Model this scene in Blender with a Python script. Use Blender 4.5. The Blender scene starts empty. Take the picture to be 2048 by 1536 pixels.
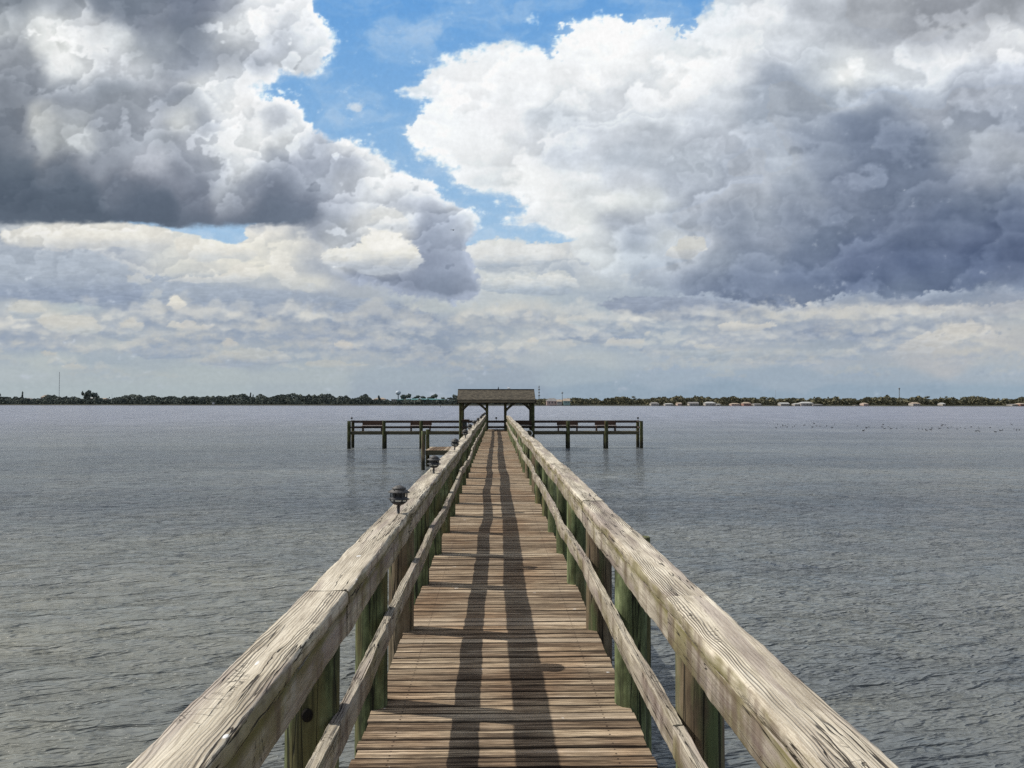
import bpy, math, random
import numpy as np
from mathutils import Matrix, Vector, Euler

scene = bpy.context.scene
COL = scene.collection
# ------------------------------------------------------------------ numpy noise
def _hash(ix, iy, seed):
    h = (ix.astype(np.int64) * 374761393 + iy.astype(np.int64) * 668265263 + seed * 1442695041) & 0xFFFFFFFF
    h = ((h ^ (h >> 13)) * 1274126177) & 0xFFFFFFFF
    h = ((h ^ (h >> 16)) * 2246822519) & 0xFFFFFFFF
    return (h ^ (h >> 15)) & 0xFFFFFFFF

def gnoise(x, y, seed=0):
    xi = np.floor(x); yi = np.floor(y); fx = x - xi; fy = y - yi
    sx = fx*fx*fx*(fx*(fx*6-15)+10); sy = fy*fy*fy*(fy*(fy*6-15)+10)
    def g(dx, dy):
        a = _hash(xi+dx, yi+dy, seed).astype(np.float64) * (2*math.pi/4294967296.0)
        return np.cos(a)*(fx-dx) + np.sin(a)*(fy-dy)
    n0 = g(0,0)*(1-sx) + g(1,0)*sx; n1 = g(0,1)*(1-sx) + g(1,1)*sx
    return (n0*(1-sy) + n1*sy) * 1.5

def fbm(x, y, seed=0, octv=5, gain=0.5, lac=2.03):
    s = 0; a = 1.0; t = 0
    for o in range(octv):
        s = s + a*gnoise(x, y, seed+o*17); t += a
        x = x*lac + 11.3; y = y*lac - 7.7; a *= gain
    return s/t

def worley(x, y, seed=0):
    xi = np.floor(x); yi = np.floor(y); d = np.full(x.shape, 9.0)
    for dx in (-1,0,1):
        for dy in (-1,0,1):
            cx = xi+dx; cy = yi+dy
            h = _hash(cx, cy, seed)
            px = cx + (h & 0xFFFF)/65535.0; py = cy + ((h >> 16) & 0xFFFF)/65535.0
            d = np.minimum(d, (px-x)**2 + (py-y)**2)
    return np.sqrt(d)

def billow(x, y, seed=0, octv=4, gain=0.5):
    s = 0; a = 1.0; t = 0
    for o in range(octv):
        w = 1.0 - np.minimum(worley(x, y, seed+o*31), 1.0)**2
        s = s + a*(w-0.5); t += a
        x = x*2.1+3.1; y = y*2.1-5.2; a *= gain
    return s/t

# ------------------------------------------------------------------ cloud layout on the sky
GX0, GY0, GS = -700, -700, 6
GW, GH = (2048+1400)//GS, (700+830)//GS

def blur(a, sig):
    r = int(sig*2.6)+1; k = np.exp(-0.5*(np.arange(-r, r+1)/sig)**2); k /= k.sum()
    p = np.pad(a, ((r, r), (0, 0)), 'edge'); a = sum(k[i]*p[i:i+a.shape[0]] for i in range(2*r+1))
    p = np.pad(a, ((0, 0), (r, r)), 'edge'); return sum(k[i]*p[:, i:i+a.shape[1]] for i in range(2*r+1))

def poly_mask(pts, sig):
    gx = (GX0 + (np.arange(GW)+.5)*GS)[None, :]; gy = (GY0 + (np.arange(GH)+.5)*GS)[:, None]
    c = np.zeros((GH, GW), bool); n = len(pts)
    for i in range(n):
        x0, y0 = pts[i]; x1, y1 = pts[(i+1) % n]
        if y0 == y1: continue
        cond = ((y0 > gy) != (y1 > gy)) & (gx < (x1-x0)*(gy-y0)/(y1-y0)+x0)
        c ^= cond
    return blur(c.astype(float), sig/GS)

def rbf(samples, sx=62.0, sy=38.0):
    gx = (GX0 + (np.arange(GW)+.5)*GS)[None, :]; gy = (GY0 + (np.arange(GH)+.5)*GS)[:, None]
    num = np.zeros((3, GH, GW)); den = np.zeros((GH, GW))
    for (x, y, r, g, b) in samples:
        d = ((gx-x)/sx)**2 + ((gy-y)/sy)**2
        w = np.exp(-0.5*d) + 1e-4/(1+d)**2
        den += w; num[0] += w*r; num[1] += w*g; num[2] += w*b
    return num/den

def samp(g, u, v):
    x = np.clip((u-GX0)/GS-.5, 0, GW-1.001); y = np.clip((v-GY0)/GS-.5, 0, GH-1.001)
    xi = x.astype(int); yi = y.astype(int); fx = x-xi; fy = y-yi
    return (g[..., yi, xi]*(1-fx)*(1-fy) + g[..., yi, xi+1]*fx*(1-fy) + g[..., yi+1, xi]*(1-fx)*fy + g[..., yi+1, xi+1]*fx*fy)

def S(y, *cols):
    """one row of tone samples: x, r, g, b, x, r, g, b, ..."""
    return [(cols[i], y, cols[i+1], cols[i+2], cols[i+3]) for i in range(0, len(cols), 4)]

def sstep(a, b, x):
    t = np.clip((x-a)/(b-a), 0, 1); return t*t*(3-2*t)

LEFT = (S(-60, 0,140,148,158, 200,125,134,148, 400,115,124,140, 560,215,220,226) +
 S(20, 30,128,136,146, 120,140,147,156, 250,120,129,142, 400,116,124,139, 455,158,165,176, 520,226,230,234, 600,226,230,234) +
 S(50, 20,190,195,198, 110,232,235,234, 180,190,194,198, 300,125,133,146, 400,122,131,145, 470,222,226,228, 520,228,231,233, 580,190,196,204, 630,222,228,234) +
 S(90, 30,150,156,164, 90,228,231,230, 130,235,238,236, 190,212,215,217, 250,200,205,208, 320,150,158,168, 400,128,137,150, 450,190,195,200, 510,192,197,203, 560,175,182,192, 640,222,228,234) +
 S(130, 30,148,154,162, 130,222,225,225, 165,205,209,212, 230,190,194,199, 300,178,184,190, 350,150,158,170, 400,150,158,170, 450,155,162,172, 520,160,168,180, 580,200,206,212, 640,218,224,230) +
 S(165, 30,140,147,157, 130,160,167,176, 220,150,158,168, 320,165,171,180, 400,235,238,238, 440,198,203,208, 480,230,234,236, 535,228,232,236, 600,198,204,210) +
 S(200, 20,125,132,142, 130,140,147,157, 250,150,157,166, 350,140,148,160, 400,165,172,180, 450,232,235,236, 500,240,242,243, 570,235,239,242) +
 S(240, 20,118,125,136, 80,190,193,192, 140,165,171,177, 230,150,157,167, 320,165,171,180, 370,225,228,226, 420,160,168,180, 490,232,235,236, 540,178,185,195, 600,236,240,243) +
 S(285, 20,118,125,136, 90,172,177,180, 150,178,183,186, 240,150,157,167, 320,165,172,181, 400,172,178,187, 450,215,219,221, 500,222,225,226, 560,218,222,224, 640,176,184,196, 700,238,241,243) +
 S(330, 20,100,107,119, 120,110,117,129, 210,140,147,158, 300,168,173,182, 380,150,157,169, 440,165,172,182, 490,215,219,221, 540,160,168,180, 600,152,160,174, 680,165,173,186, 760,225,229,231) +
 S(370, 20,90,97,110, 150,95,102,115, 250,112,119,132, 330,130,137,150, 400,122,130,144, 450,185,191,198, 510,135,143,157, 560,125,134,149, 620,165,173,185, 700,190,196,204, 780,222,226,229, 850,230,234,236) +
 S(405, 20,86,93,106, 150,88,95,108, 300,94,101,115, 400,120,127,141, 470,150,157,168, 550,104,112,127, 600,118,127,143, 680,165,172,184, 740,205,210,215, 790,180,187,197, 850,170,178,191, 920,222,227,231) +
 S(440, 20,95,102,115, 150,92,99,112, 300,92,99,113, 400,102,109,123, 500,104,112,127, 600,108,117,132, 680,160,168,180, 730,215,218,219, 780,222,225,224, 830,162,171,186, 900,158,168,184, 955,215,222,228) +
 S(480, 620,158,165,176, 700,178,184,191, 780,215,216,213, 860,148,158,175, 920,160,170,186) +
 S(520, 680,190,194,196, 780,190,194,196, 860,142,152,170, 930,150,160,177) +
 S(565, 700,142,152,170, 800,135,145,163, 880,133,144,162, 950,145,155,172))

RIGHT = (S(-60, 1480,210,215,220, 1700,165,169,176, 1900,155,159,167, 2100,165,168,175) +
 S(20, 1440,212,218,224, 1520,212,215,219, 1620,188,192,198, 1750,163,167,174, 1900,155,159,167, 2030,160,164,171) +
 S(75, 1160,238,241,243, 1260,232,235,238, 1340,222,228,234, 1430,214,219,224, 1500,218,221,224, 1580,196,200,205, 1680,180,184,190, 1760,176,180,187, 1860,162,166,174, 1920,182,185,190, 2020,214,216,219) +
 S(110, 900,238,241,243, 1010,232,236,239, 1120,236,239,241, 1250,236,238,239, 1350,230,233,235, 1450,224,227,229, 1550,196,200,206, 1640,192,197,203, 1700,214,217,219, 1800,205,208,212, 1900,218,220,223, 2020,216,218,221) +
 S(150, 850,230,234,238, 930,238,240,242, 1030,232,234,236, 1150,233,235,237, 1280,216,219,222, 1400,230,232,233, 1480,214,217,221, 1560,170,177,188, 1640,185,191,199, 1690,238,239,236, 1770,212,216,220, 1850,208,212,217, 1950,190,195,203, 2030,185,190,199) +
 S(195, 830,215,222,230, 900,236,238,240, 1020,222,225,228, 1130,222,225,228, 1250,214,217,221, 1350,222,224,226, 1450,205,209,214, 1520,172,179,189, 1600,160,168,180, 1680,175,182,191, 1720,190,195,202, 1770,150,160,176, 1830,180,186,195, 1950,166,172,183, 2040,160,167,179) +
 S(240, 880,230,234,237, 1000,226,228,231, 1100,198,203,209, 1230,206,210,215, 1330,206,210,215, 1420,190,195,202, 1520,172,179,189, 1600,152,161,175, 1700,128,139,158, 1790,128,139,158, 1840,168,174,185, 1950,152,160,174, 2040,150,158,172) +
 S(280, 850,235,238,240, 950,226,229,231, 1080,212,215,219, 1200,198,202,208, 1320,190,195,202, 1420,186,191,199, 1530,176,182,191, 1620,140,150,167, 1720,122,133,153, 1830,118,129,149, 1890,160,168,180, 1960,172,178,187, 2040,165,171,182) +
 S(320, 920,230,233,235, 1020,220,222,224, 1130,190,195,202, 1250,183,189,197, 1380,180,186,194, 1500,165,172,183, 1570,178,184,192, 1650,140,150,167, 1750,120,131,151, 1850,116,127,147, 1930,158,165,177, 2040,168,174,183) +
 S(360, 960,222,226,229, 1060,224,226,226, 1150,210,213,215, 1250,195,199,205, 1380,178,184,193, 1500,172,178,188, 1600,152,161,175, 1700,132,142,161, 1800,122,133,153, 1900,125,135,154, 1960,155,162,175, 2040,150,158,171) +
 S(400, 1010,216,220,224, 1100,220,222,222, 1180,205,208,210, 1240,222,224,222, 1310,205,209,211, 1400,172,178,188, 1500,165,172,183, 1600,148,157,172, 1700,126,136,155, 1800,114,125,145, 1950,112,123,143, 2040,110,121,141) +
 S(440, 1050,214,218,222, 1110,220,222,223, 1170,222,224,222, 1230,172,178,188, 1300,188,193,200, 1370,160,168,180, 1450,146,155,170, 1520,152,161,175, 1600,134,144,162, 1700,118,129,149, 1800,112,123,145, 1920,106,118,141, 2040,98,110,134) +
 S(480, 1160,218,221,222, 1210,205,209,212, 1270,164,172,184, 1340,196,200,202, 1400,186,190,196, 1460,138,148,165, 1540,144,153,169, 1640,118,130,151, 1740,108,120,144, 1850,104,116,140, 1950,98,110,136, 2040,94,106,131) +
 S(520, 1200,208,212,214, 1280,180,187,194, 1360,170,177,187, 1440,148,158,173, 1520,132,143,162, 1620,120,132,154, 1720,106,118,144, 1850,98,111,138, 1960,95,108,135, 2040,92,104,130) +
 S(555, 1220,188,194,200, 1300,160,169,182, 1400,130,141,160, 1500,118,130,152, 1620,108,121,146, 1750,104,117,143, 1880,104,117,142, 2040,104,116,140) +
 S(590, 1300,150,161,177, 1450,122,134,156, 1600,118,130,152, 1800,118,131,153, 2040,130,142,160))

LOW = (S(440, 0,196,200,202, 100,214,216,213, 200,212,214,211, 300,214,216,213, 360,205,209,210, 520,196,200,204, 600,175,181,190) +
 S(465, 0,178,186,194, 60,200,204,205, 130,220,220,214, 180,222,222,215, 250,216,217,212, 310,216,217,212, 380,214,216,211, 440,210,213,210, 520,218,218,213, 600,178,184,190, 700,190,195,200) +
 S(500, 0,176,184,194, 70,176,184,194, 110,196,200,203, 180,186,192,199, 260,178,186,195, 330,200,204,204, 400,212,213,208, 460,214,215,209, 520,212,213,208, 580,205,207,204, 640,190,194,197, 900,190,196,200, 970,212,215,213, 1040,214,217,215, 1110,206,210,211, 1170,200,205,208, 1240,185,191,198) +
 S(535, 0,164,175,188, 100,158,169,184, 200,166,176,188, 280,184,190,196, 350,203,206,203, 420,206,208,205, 500,218,218,210, 560,210,211,206, 620,170,178,188, 700,165,174,186, 920,186,193,198, 980,172,182,193, 1040,196,202,205, 1090,176,186,196, 1150,180,189,198, 1210,192,198,202) +
 S(565, 0,154,166,181, 100,148,160,178, 200,162,173,187, 300,180,187,194, 360,172,181,190, 440,172,181,190, 530,180,187,193, 620,206,208,204, 700,170,178,188, 900,180,188,194, 970,205,209,207, 1040,186,194,200, 1110,168,179,192, 1180,190,197,201, 1250,176,186,195) +
 S(590, 0,150,162,178, 100,144,157,176, 200,148,160,178, 300,160,172,185, 400,160,172,185, 500,150,162,179, 600,154,165,180, 720,172,180,188, 850,178,186,191, 950,180,188,194, 1020,188,196,200, 1100,176,187,195, 1200,170,181,192, 1300,160,172,185, 1450,150,162,178, 1700,145,157,174, 1900,142,154,171, 2040,150,160,175) +
 S(615, 0,165,176,187, 40,196,198,195, 90,188,192,191, 140,178,190,196, 250,160,171,184, 400,146,159,176, 520,143,156,174, 650,146,158,175, 760,166,176,186, 880,178,186,190, 980,184,192,196, 1060,192,197,198, 1150,172,183,192, 1300,160,172,185, 1450,150,162,178, 1560,186,189,190, 1680,158,167,179, 1850,148,158,173, 2000,150,160,174) +
 S(640, 0,150,162,178, 60,186,190,190, 110,200,201,196, 160,198,200,195, 230,170,180,189, 300,158,170,184, 350,172,180,188, 450,160,171,183, 560,150,162,177, 650,146,158,175, 760,148,160,176, 880,160,171,184, 980,166,177,187, 1070,186,193,196, 1160,188,194,196, 1250,160,173,186, 1380,152,165,180, 1470,198,199,195, 1560,178,184,188, 1680,140,152,170, 1830,138,150,168, 1950,162,170,180, 2040,176,182,186) +
 S(665, 0,166,176,186, 60,172,181,188, 150,186,190,190, 230,182,188,190, 330,166,176,185, 430,162,173,184, 520,166,176,186, 620,156,167,180, 700,150,162,177, 800,146,159,175, 900,152,164,179, 1000,176,185,190, 1080,190,195,195, 1160,180,188,192, 1250,152,166,182, 1360,158,171,184, 1460,172,179,186, 1600,150,161,175, 1750,142,153,170, 1860,178,182,186, 1960,192,193,192, 2040,182,186,188) +
 S(690, 0,168,178,187, 80,162,174,185, 160,174,182,188, 240,176,184,188, 340,160,171,183, 450,178,185,188, 560,162,172,182, 660,156,168,181, 760,158,169,181, 860,148,161,176, 960,166,176,185, 1060,188,193,194, 1150,172,182,190, 1250,164,176,187, 1360,174,184,190, 1440,192,194,192, 1540,170,179,187, 1650,158,169,180, 1760,160,170,181, 1850,192,192,190, 1950,184,187,188, 2040,178,182,186) +
 S(715, 0,172,182,188, 100,176,185,188, 200,162,174,184, 320,166,177,185, 420,172,181,187, 520,162,173,183, 620,164,175,184, 720,170,179,186, 830,158,169,181, 950,160,171,182, 1060,172,181,188, 1180,176,185,190, 1300,168,179,188, 1420,172,182,189, 1520,182,187,190, 1640,168,177,186, 1750,166,175,184, 1850,176,181,186, 2040,174,181,186) +
 S(745, 0,174,184,189, 200,172,182,187, 400,173,183,187, 600,172,182,187, 800,162,174,184, 1000,158,170,182, 1150,164,177,187, 1350,160,174,187, 1550,158,172,185, 1750,160,173,185, 2040,164,176,187) +
 S(790, 0,172,183,188, 200,171,182,187, 400,171,182,187, 600,168,179,186, 800,160,172,183, 1000,152,166,180, 1200,152,168,182, 1450,150,167,182, 1750,150,167,182, 2040,153,170,184))

P_LEFT = [(-700,-700),(600,-700),(635,-40),(632,30),(655,62),(672,92),(650,120),(628,168),(605,158),(575,135),(552,142),(545,176),(520,172),(492,170),(478,186),(500,182),(530,205),(560,212),(578,196),(600,246),(640,262),(690,282),(745,305),(790,340),(835,345),(872,378),(846,388),(900,402),(955,428),(970,446),(948,474),(925,500),(952,560),(958,592),(900,600),(780,588),(700,562),(650,505),(618,447),(500,450),(350,450),(200,445),(0,444),(-700,440)]
P_RIGHT = [(818,268),(845,240),(868,234),(850,205),(818,190),(832,150),(855,128),(905,112),(940,112),(960,95),(1005,82),(1065,86),(1068,118),(1135,118),(1098,72),(1140,50),(1200,38),(1270,44),(1320,30),(1340,68),(1384,86),(1402,62),(1372,50),(1410,20),(1440,-20),(1460,-700),(2748,-700),(2748,585),(2048,572),(1850,580),(1700,592),(1600,606),(1500,600),(1400,582),(1290,565),(1190,540),(1150,488),(1130,468),(1060,452),(985,446),(990,438),(1060,425),(1050,408),(1000,402),(1060,395),(1040,378),(930,378),(895,352),(935,345),(900,325),(880,306),(835,290)]
P_LOW = [(-700,430),(0,440),(200,440),(350,464),(380,470),(425,480),(470,490),(497,496),(492,466),(480,452),(620,440),(800,500),(930,500),(950,486),(1000,478),(1050,486),(1090,492),(1140,486),(1200,470),(1400,480),(2748,480),(2748,1100),(-700,1100)]
# (polygon, top tone, bottom tone, edge softness px, warp)
SMALL = [
 ([(-700,520),(0,520),(140,515),(260,545),(420,575),(600,590),(800,610),(900,640),(820,655),(660,664),(450,645),(300,624),(150,605),(0,588),(-700,560)], (162,173,187), (130,144,166), 8, .35, .88),
 ([(1180,600),(1350,596),(1500,604),(1590,612),(1600,628),(1480,636),(1320,638),(1230,622)], (146,157,175), (120,134,157), 6, .4, .9),
 ([(1440,652),(1470,643),(1520,640),(1580,640),(1640,622),(1750,612),(1900,612),(1990,606),(1880,640),(1820,664),(1740,672),(1600,676),(1480,668)], (184,186,188), (132,145,166), 6, .5, .9),
 ([(540,650),(640,662),(760,672),(880,690),(940,700),(900,708),(780,704),(640,694),(560,676)], (158,168,182), (138,152,171), 5, .6, .85),
 ([(1085,648),(1130,640),(1200,646),(1275,662),(1262,684),(1180,686),(1110,676)], (168,178,188), (140,155,175), 4, .6, .85),
 ([(190,650),(260,655),(360,664),(480,668),(470,684),(380,690),(280,684),(200,672)], (172,181,189), (146,160,177), 4, .6, .85),
 ([(0,498),(60,498),(110,508),(170,498),(215,518),(262,545),(292,590),(270,602),(180,604),(100,600),(0,590),(-200,585),(-200,500)], (170,180,192), (142,155,175), 7, .6, .85),
 ([(262,700),(300,690),(360,692),(400,700),(412,712),(330,716),(270,712)], (162,173,185), (148,161,177), 3, .6, .8),
 ([(388,730),(430,705),(500,698),(560,705),(592,718),(570,728),(480,732)], (188,191,189), (158,169,182), 3, .6, .8),
 ([(1245,688),(1300,690),(1410,688),(1405,700),(1280,702)], (160,172,185), (146,159,177), 3, .6, .8),
 ([(-200,640),(0,640),(60,646),(105,656),(60,662),(-200,664)], (160,171,184), (144,158,177), 4, .5, .85),
 ([(1280,690),(1400,700),(1560,706),(1700,700),(1760,712),(1600,722),(1400,722),(1290,708)], (172,181,188), (152,165,179), 4, .6, .7),
 ([(640,512),(668,500),(700,498),(722,492),(728,476),(745,464),(768,458),(790,472),(810,486),(830,498),(846,520),(838,532),(790,545),(730,548),(700,535),(650,528)], (240,238,228), (176,184,194), 5, 1.1, .93),
 ([(740,430),(760,418),(790,420),(815,440),(826,452),(800,462),(760,460),(735,452)], (226,228,226), (192,198,204), 4, .6, .8),
 ([(330,612),(338,604),(344,594),(353,590),(362,598),(370,608),(378,616),(352,618)], (226,223,212), (206,205,200), 2.2, .5, .95),
 ([(1330,508),(1340,498),(1365,482),(1395,474),(1415,482),(1412,500),(1385,516),(1350,520)], (212,212,206), (186,190,194), 3, .6, .8),
 ([(1328,512),(1350,505),(1370,512),(1366,519),(1335,520)], (228,226,218), (210,210,205), 2.5, .5, .9),
 ([(930,536),(960,530),(985,548),(1000,560),(1040,548),(1080,552),(1120,540),(1150,560),(1110,575),(1040,582),(990,578),(950,560)], (208,212,210), (176,187,196), 4, .8, .7),
 ([(962,490),(1000,480),(1040,478),(1070,492),(1110,486),(1130,500),(1080,512),(1040,520),(990,510)], (216,219,218), (190,198,204), 4, .8, .7),
 ([(72,640),(110,632),(150,630),(190,640),(208,662),(170,672),(120,664),(85,655)], (204,203,196), (182,188,190), 3, .7, .8),
 ([(18,618),(40,604),(75,606),(96,622),(70,636),(40,640)], (200,201,196), (162,174,186), 3, .7, .75),
 ([(325,652),(345,645),(372,652),(366,660),(335,658)], (208,207,200), (190,193,192), 2.2, .7, .8),
 ([(76,708),(92,700),(118,712),(90,716)], (196,194,186), (180,186,188), 2.2, .6, .7),
 ([(118,738),(150,726),(172,738),(140,742)], (194,193,187), (180,186,188), 2.5, .6, .6),
 ([(440,686),(462,680),(480,692),(450,696)], (200,197,190), (182,186,188), 2.2, .7, .7),
 ([(665,690),(690,682),(712,692),(690,700)], (204,200,192), (186,188,189), 2.5, .7, .75),
 ([(600,730),(640,722),(700,726),(740,732),(680,738)], (190,190,184), (176,183,186), 2.5, .8, .6),
 ([(1040,686),(1062,674),(1090,686),(1072,692)], (208,205,197), (188,193,194), 2.4, .8, .75),
 ([(1110,690),(1140,678),(1150,696),(1124,700)], (200,200,196), (184,190,193), 2.4, .8, .6),
 ([(1130,640),(1160,628),(1184,640),(1178,652),(1140,650)], (204,205,201), (180,190,196), 3, .8, .7),
 ([(1245,652),(1252,640),(1268,660),(1255,664)], (200,202,198), (184,192,196), 2, .8, .7),
 ([(1282,672),(1300,660),(1312,670)], (206,206,200), (190,195,197), 2, .6, .8),
 ([(1442,660),(1446,645),(1470,642),(1500,650),(1540,646),(1560,652),(1500,664),(1455,664)], (208,206,199), (182,186,189), 2.6, .7, .8),
 ([(1384,694),(1400,688),(1446,694),(1450,700),(1400,700)], (198,199,195), (184,189,192), 2.2, .7, .7),
 ([(1760,706),(1800,694),(1850,672),(1900,650),(1950,644),(1975,652),(1940,668),(1870,700),(1800,716)], (204,202,196), (176,181,186), 5, .9, .75),
 ([(1955,680),(1966,658),(1975,650),(1984,668),(1998,680)], (206,204,198), (186,188,190), 2.5, .6, .75),
 ([(985,628),(1000,616),(1018,640),(995,645)], (202,204,201), (184,191,195), 3, .8, .6),
 ([(300,590),(312,578),(326,588),(322,600)], (200,202,200), (178,186,192), 3, .8, .5),
 ([(0,470),(50,452),(160,447),(230,454),(340,459),(345,490),(320,498),(300,500),(230,490),(190,505),(165,490),(120,500),(105,490),(60,495),(0,485)], (228,226,218), (200,203,204), 4, .9, .85),
 ([(350,482),(370,475),(400,480),(430,492),(460,492),(500,502),(522,509),(490,522),(450,516),(410,527),(390,520),(350,506)], (226,224,216), (198,202,203), 3, .8, .9),
 ([(332,560),(380,555),(440,550),(470,535),(500,530),(522,546),(510,562),(470,568),(400,568),(340,568)], (224,222,214), (196,200,202), 3, .8, .85),
 ([(530,520),(558,504),(575,520),(582,545),(600,562),(622,574),(644,586),(600,580),(562,570),(545,546)], (222,221,214), (198,202,203), 3, .8, .85),
 ([(245,562),(270,548),(290,552),(312,562),(280,572)], (204,206,205), (184,191,196), 3, .8, .7),
 ([(905,502),(930,497),(960,490),(975,487),(1010,493),(1040,486),(1065,489),(1100,492),(1130,501),(1125,516),(1060,532),(1000,537),(960,541),(930,531),(910,516)], (218,220,219), (168,179,191), 3, .9, .85),
 ([(915,530),(935,533),(950,550),(975,565),(1010,560),(1040,555),(1070,560),(1095,545),(1110,548),(1125,560),(1150,558),(1167,573),(1130,586),(1090,592),(1040,592),(1000,587),(960,580),(940,562)], (218,220,217), (164,176,189), 3, .9, .85),
 ([(1172,512),(1190,503),(1215,520),(1228,536),(1200,552),(1184,547)], (218,219,215), (194,199,202), 3, .9, .85),
 ([(1238,548),(1250,538),(1266,562),(1250,564)], (214,215,210), (190,195,199), 3, .9, .8),
 ([(1042,640),(1054,613),(1068,638)], (206,205,200), (190,194,196), 2.5, .8, .7),
 ([(236,648),(258,639),(292,650),(280,661),(250,656)], (204,203,197), (184,189,191), 2.4, .8, .75),
 ([(350,654),(362,646),(430,649),(442,657),(380,663)], (206,204,198), (186,190,192), 2.4, .8, .7),
 ([(1200,686),(1240,679),(1302,684),(1280,691),(1210,692)], (204,203,197), (186,191,193), 2.4, .8, .7),
 ([(1578,608),(1600,599),(1628,606),(1612,622),(1590,620)], (200,198,194), (170,175,182), 3, .9, .7),
 ([(1860,640),(1900,622),(1980,612),(2048,604),(2120,606),(2048,622),(1950,638)], (186,188,190), (160,168,179), 4, .9, .6),
 ([(690,210),(705,206),(735,214),(722,226)], (222,228,234), (214,222,231), 4, .9, .75),
]
_sky_cache = {}
def sky_colour(u, v):
    """display colour (0..255) of the clouded sky for direction coordinates u (across) and v (down)"""
    if not _sky_cache:
        _sky_cache['L'] = rbf(LEFT, 25, 18); _sky_cache['R'] = rbf(RIGHT, 30, 17); _sky_cache['B'] = rbf(LOW, 32, 10)
        _sky_cache['mL'] = poly_mask(P_LEFT, 13); _sky_cache['mR'] = poly_mask(P_RIGHT, 15); _sky_cache['mB'] = poly_mask(P_LOW, 9)
        _sky_cache['s'] = [poly_mask(p[0], p[3]*1.6 if p[3]*1.6 > 4 else 4) for p in SMALL]
    C = _sky_cache
    sh3 = (3,)+(1,)*u.ndim
    WARM = np.array([1.06, 1.0, .88]).reshape(sh3); COOL = np.array([.96, 1.0, 1.05]).reshape(sh3)
    hi = sstep(640, 400, v)                     # 1 in the high sky, 0 near the horizon
    w1 = fbm(u/130, v/105, 3, 5, .52); w2 = fbm(u/130+9, v/105+4, 8, 5, .52)
    n1 = fbm(u/56, v/17, 23, 5, .55); n2 = fbm(u/56+5, v/17+2, 29, 5, .55)
    m1 = fbm(u/34, v/28, 123, 4, .5)
    fine = fbm(u/13, v/11, 91, 4, .55)
    wu = w1*hi*80 + m1*10*hi + n1*(1-hi)*34; wv = w2*hi*62 - m1*8*hi + n2*(1-hi)*9
    def H(a, b, s=1.0):
        return billow(a/(92*s)+w1*.5, b/(74*s)+w2*.5, 41, 4, .46)
    bl = H(u, v)
    rel = np.clip((bl - H(u-9, v-11))*2.6, -1, 1)
    def H2(a, b):
        return billow(a/30+n1*.6, b/14+n2*.6, 57, 3, .5)
    bl2 = H2(u, v); rel2 = np.clip((bl2 - H2(u-3, v-3))*2.2, -1, 1)
    def terrace(F, r=.10):
        t = F-np.floor(F)
        return sstep(0, r, t)*(1-t)**1.3-.36
    T1 = terrace((.45*u+.75*v)/150 + w1*1.5 + .35*bl + .12*m1, .09)
    T1b = terrace((.2*u+.8*v)/62 + w2*1.9 + .5*bl + .2*m1 + .5, .16)
    D = np.maximum(850-v, 20)
    big = fbm(u/210, v/46, 88, 4, .5); big2 = fbm(u/120, v/26, 188, 4, .5)
    T2 = terrace(-5.2*np.log(D) + big*2.6 + .30*bl2 + .15*n1, .12)
    T3 = terrace(-9.0*np.log(D) + big2*2.6 + .5*bl2 + .3, .2)
    # clear sky
    t = np.clip(v/520.0, -.6, 1)
    sky = np.stack([104+t*60, 160+t*36, 218+t*6])
    ci = sstep(.02, .85, fbm(u/230+.5*w1, v/90+.5*w2, 77, 5, .6)+.20)*.50
    sky = sky + (np.array([218., 226, 236]).reshape(sh3) - sky)*ci
    col = sky
    # low clouds and haze
    m = samp(C['mB'], u+n1*14, v+n2*7)
    a = sstep(.38, .62, m+bl2*.35+fine*.12)
    base = samp(C['B'], u+wu*.6, v+wv*.6)
    mean = np.array([170., 180, 188]).reshape(sh3)
    base = mean+(base-mean)*1.18
    amp = (0.22+.78*sstep(800, 600, v))
    patch = sstep(-.35, .5, fbm(u/190, v/60, 200, 3))*1.0
    tone = (T1b*22*sstep(590, 520, v) + T1*10*sstep(590, 520, v) + T2*6*patch + big*8 + rel2*2 + bl2*5 + n1*5)*amp
    base = base + tone + np.maximum(tone, 0)*np.array([.2, .08, -.15]).reshape(sh3) + np.minimum(tone, 0)*np.array([.25, .1, -.2]).reshape(sh3)
    col = col*(1-a)+base*a
    def stamp(i, col, grow):
        p, ct, cb, soft, wp, op = SMALL[i]
        m = samp(C['s'][i], u+n1*16*wp+m1*10*wp*hi+fine*5, v+n2*8*wp+fine*4+bl2*5*grow)
        ys = [q[1] for q in p]; y0 = min(ys); y1 = max(ys)
        f = sstep(y1-(y1-y0)*.02, y1-(y1-y0)*.55, v+(bl2*16+n2*10)*min(1., (y1-y0)/50.))
        c = np.array(cb, float).reshape(sh3)*(1-f)+np.array(ct, float).reshape(sh3)*f
        c = c + (rel2*5+bl2*8+m1*10+T1b*34*hi+T3*14*(1-hi))*min(1., (y1-y0)/36.)
        lo = sstep(-.2, .5, fbm(u/40, v/20, 300+i, 3)); wdt = .08+.22*lo
        a = sstep(.48-wdt, .48+wdt, m+bl2*.34+fine*.22+m1*.12)*op*sstep(.03, .16, m)
        return col*(1-a)+c*a
    for i in range(12): col = stamp(i, col, 0)
    # flat-based fair-weather clouds, far rows first
    rng = random.Random(12)
    rows = []
    for k in range(210):
        q = rng.random()**.8; vb = 757-125*q
        rows.append((vb, rng.uniform(-500, 2550), rng.random(), rng.random(), rng.random()))
    rows.sort(key=lambda r: -r[0])
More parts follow.
